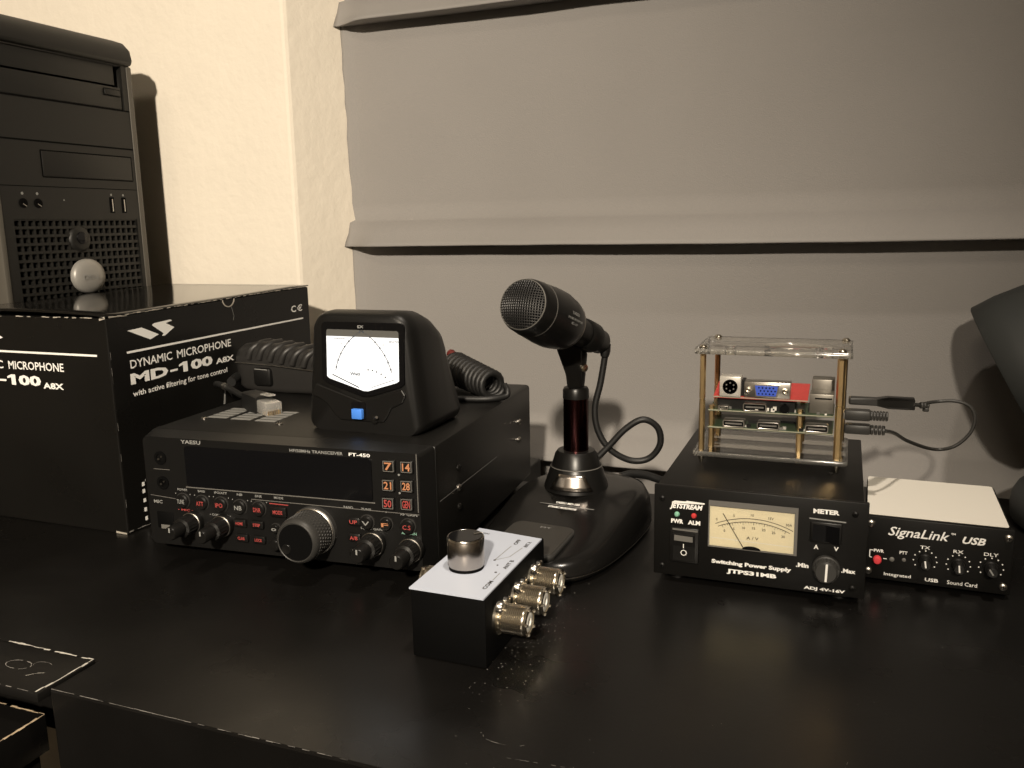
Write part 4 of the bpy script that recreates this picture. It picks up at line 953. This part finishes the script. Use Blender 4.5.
# usb leads at the right of the case
uc = thing('usb_lead', 'short black lead looping in the air from the right of the board case', 'cable', (.0250, .6200, .1100))
def U(x, y, z):
    t = max(0, min(1, (x - .026) / .030)); t = t * t * (3 - 2 * t); k = (y + .085 * t) / y      # the loop swings back from the ports
    return Vector((x * k - .0250, y * k - .6200, (z - .2363) * k + .2363 - .1100))
Bx('plug', M_usb, uc, .0020 - .025, .0190 - .025, -.0045, .0045, .0905 - .11, .0972 - .11, .0015)
bm = NB()
for i in range(4): lathe(bm, [(.0030, 0), (.0034, .0004), (.0034, .0016), (.0028, .0020)], U(.0188 + i * .0024, .6200, .0936), (1, 0, 0), 14)
finish(bm, 'strain_relief', M_usb, uc, 40)
Tu('cord', M_usb, uc, [U(.0280, .620, .0934), U(.0340, .620, .0922), U(.0430, .620, .0872), U(.0580, .620, .0830), U(.0700, .620, .0855), U(.0790, .620, .0950), U(.0815, .620, .1055), U(.0780, .620, .1135), U(.0690, .620, .1165), U(.0580, .620, .1155), U(.0500, .620, .1135)], .0013, 8, 10)
bm = NB()
for i in range(3): lathe(bm, [(.0022, 0), (.0025, .0004), (.0025, .0014), (.0020, .0018)], U(.0485 + i * .0018, .6200, .1125), (1, .5, -.1), 12)
finish(bm, 'strain_relief', M_usb, uc, 40)
c_ = U(.0520, .620, .1098); Bx('clip', M_usb, uc, c_.x - .0022, c_.x + .0022, c_.y - .002, c_.y + .002, c_.z - .0016, c_.z + .0016, .0008)
bm = NB(); prism(bm, [(.0040, .1138), (.0220, .1138), (.0290, .1150), (.0460, .1150), (.0462, .1068), (.0300, .1068), (.0220, .1085), (.0040, .1085)], -.0040, .0040, lambda a, b, d: U(a, .6320 + d, b))
o = finish(bm, 'adapter_plug', M_usb, uc); bevmod(o, .0014)
Tu('cord_end', M_usb, uc, [U(.0450, .630, .1108), U(.0475, .625, .1116), U(.0500, .620, .1130)], .0016, 4, 10)
u2 = thing('usb_plug', 'black moulded plug with ridged boot entering the right of the board case', 'plug', (.0100, .6130, .1050))
Bx('plug_body', M_usb, u2, -.0085, .0085, -.0045, .0045, -.0035, .0038, .0016)
Bx('plug_tip', M_steel, u2, -.0135, -.0080, -.0038, .0038, -.0022, .0022)
bm = NB()
for i in range(6): lathe(bm, [(.0030, 0), (.0034, .0004), (.0033, .0012), (.0027, .0016)], (.0080 + i * .0019, 0, 0), (1, 0, 0), 14)
finish(bm, 'ridged_boot', M_usb, u2, 40)

# ------------------------------------------------------------------ usb sound interface
SLc = (.0178, .5809, 0); SW_, SD_, SB, ST_ = .0852, .0951, .0029, .0454
si = thing('sound_interface', 'small black sound interface with cream top label beside the power supply', 'audio interface', SLc, -1.23)
Bx('case', M_metblk, si, .0005, SW_ - .0005, .002, SD_, SB, ST_, .003, 3)
Bx('front_panel', M_metblk, si, 0, SW_, -.002, .0022, SB + .0003, ST_ + .0004, .0006)
lb = flat('top_label', M_creamlab, si, TOP(ST_), [rrect(.0010, SW_ - .0026, .0030, SD_ - .0030, .002)], 0, .0003); lab(lb, 'blank cream label')
for x in (.012, SW_ - .012):
    for y in (.012, SD_ - .012): La('foot', M_rub, si, [(.005, 0), (.005, SB + .0005)], (x, y, 0), (0, 0, 1), 16)
SF = FRONT(-.002)
for x, z in ((.0036, .0410), (.0820, .0405), (.0034, .0085), (.0812, .0085)): screw(si, (x, -.002, z), (0, -1, 0), .0023)
text('SignaLink', M_print, si, SF, .0140, .0495, .0322, .0402, .012, .3)
text('USB', M_print, si, SF, .0568, .0698, .0338, .0386, .03, .3)
text('TM', M_print, si, SF, .0502, .0528, .0388, .0400, .03)
b = La('power_button', M_redb, si, [(.0026, 0), (.0026, .0030), (.0020, .0040), (0, .0043)], (.0085, -.002, .0169), (0, -1, 0), 20); lab(b, 'red push button')
line('bracket', M_print, si, SF, [(.0060, .0228), (.0038, .0228), (.0038, .0180), (.0052, .0178)], .0005)
line('dash', M_print, si, SF, [(.0120, .0178), (.0142, .0178)], .0005)
La('indicator_lens', M_grey, si, [(.0015, 0), (.0015, .0008), (0, .0016)], (.0172, -.002, .0180), (0, -1, 0), 14)
La('indicator_lens', M_grey, si, [(.0012, 0), (.0012, .0006), (0, .0012)], (.0243, -.002, .0185), (0, -1, 0), 14)
text('PWR', M_print, si, SF, .0062, .0122, .0216, .0238, .03); text('PTT', M_print, si, SF, .0215, .0262, .0222, .0243, .03)
for x, z, cp, ang in ((.0366, .0198, 'TX', 12), (.0556, .0195, 'RX', 8), (.0738, .0200, 'DLY', 40)):
    textc(cp, M_print, si, SF, x - .0005, z + .0086, .0022, .0030 * len(cp) * .75 + .0012)
    kb = La('control_knob', M_blk2, si, [(.0043, 0), (.0043, .0012), (.0036, .0018), (.0033, .0085), (.0028, .0092), (0, .0093)], (x, -.002, z), (0, -1, 0), 24)
    a = R(90 + ang)
    line('pointer', M_print if cp != 'DLY' else M_dim, kb, FRONT(-.0113), [(x + .0028 * math.cos(a) * -.2, z + .0028 * math.sin(a) * -.6), (x + .0030 * math.cos(a), z + .0030 * math.sin(a))], .0009, .0002)
    for i in range(9):
        t = R(215 - 250 * i / 8); flat('tick_dot', M_print, si, SF, [circ(x + .0068 * math.cos(t), z + .0064 * math.sin(t), .00045, 6)])
text('Integrated', M_print, si, SF, .0130, .0290, .0058, .0086, .01); text('USB', M_print, si, SF, .0372, .0450, .0058, .0082, .03); text('Sound Card', M_print, si, SF, .0500, .0670, .0058, .0084, .01)

# ------------------------------------------------------------------ black lamp at the right edge (mostly outside the picture)
lp = thing('desk_lamp', 'black desk lamp with rounded base and tilted shade behind the sound interface', 'lamp', (.206, .735, .0004))
La('lamp_base', M_lampblk, lp, [(.074, 0), (.079, .004), (.080, .014), (.079, .022), (.076, .028), (.070, .032), (.056, .035), (0, .036)], (0, 0, 0), (0, 0, 1), 48, 60)
LS = lambda x, y, z: Vector((x - .206, y - .735, z))
AXL = Vector((.865, -.10, .492)).normalized(); CL = LS(.1290, .812, .1010)
Tu('lamp_stem', M_lampblk, lp, [LS(.240, .745, .033), LS(.268, .765, .10), LS(.258, .790, .160), LS(.2160, .8020, .1510)], .006, 8, 12)
La('lamp_shade', M_lampblk, lp, [(.0650, 0), (.0662, .001), (.0672, .020), (.0655, .045), (.0600, .068), (.0480, .088), (.0280, .100), (.0140, .104), (0, .105), (0, .100), (.028, .096), (.046, .084), (.058, .066), (.0635, .045), (.0650, .020), (.0640, .001), (.0650, 0)], CL, AXL, 56, 50, False)
La('lamp_bulb', M_teflon, lp, [(.010, .090), (.010, .060), (.016, .045), (.018, .034), (.012, .022), (0, .018)], CL, AXL, 24)
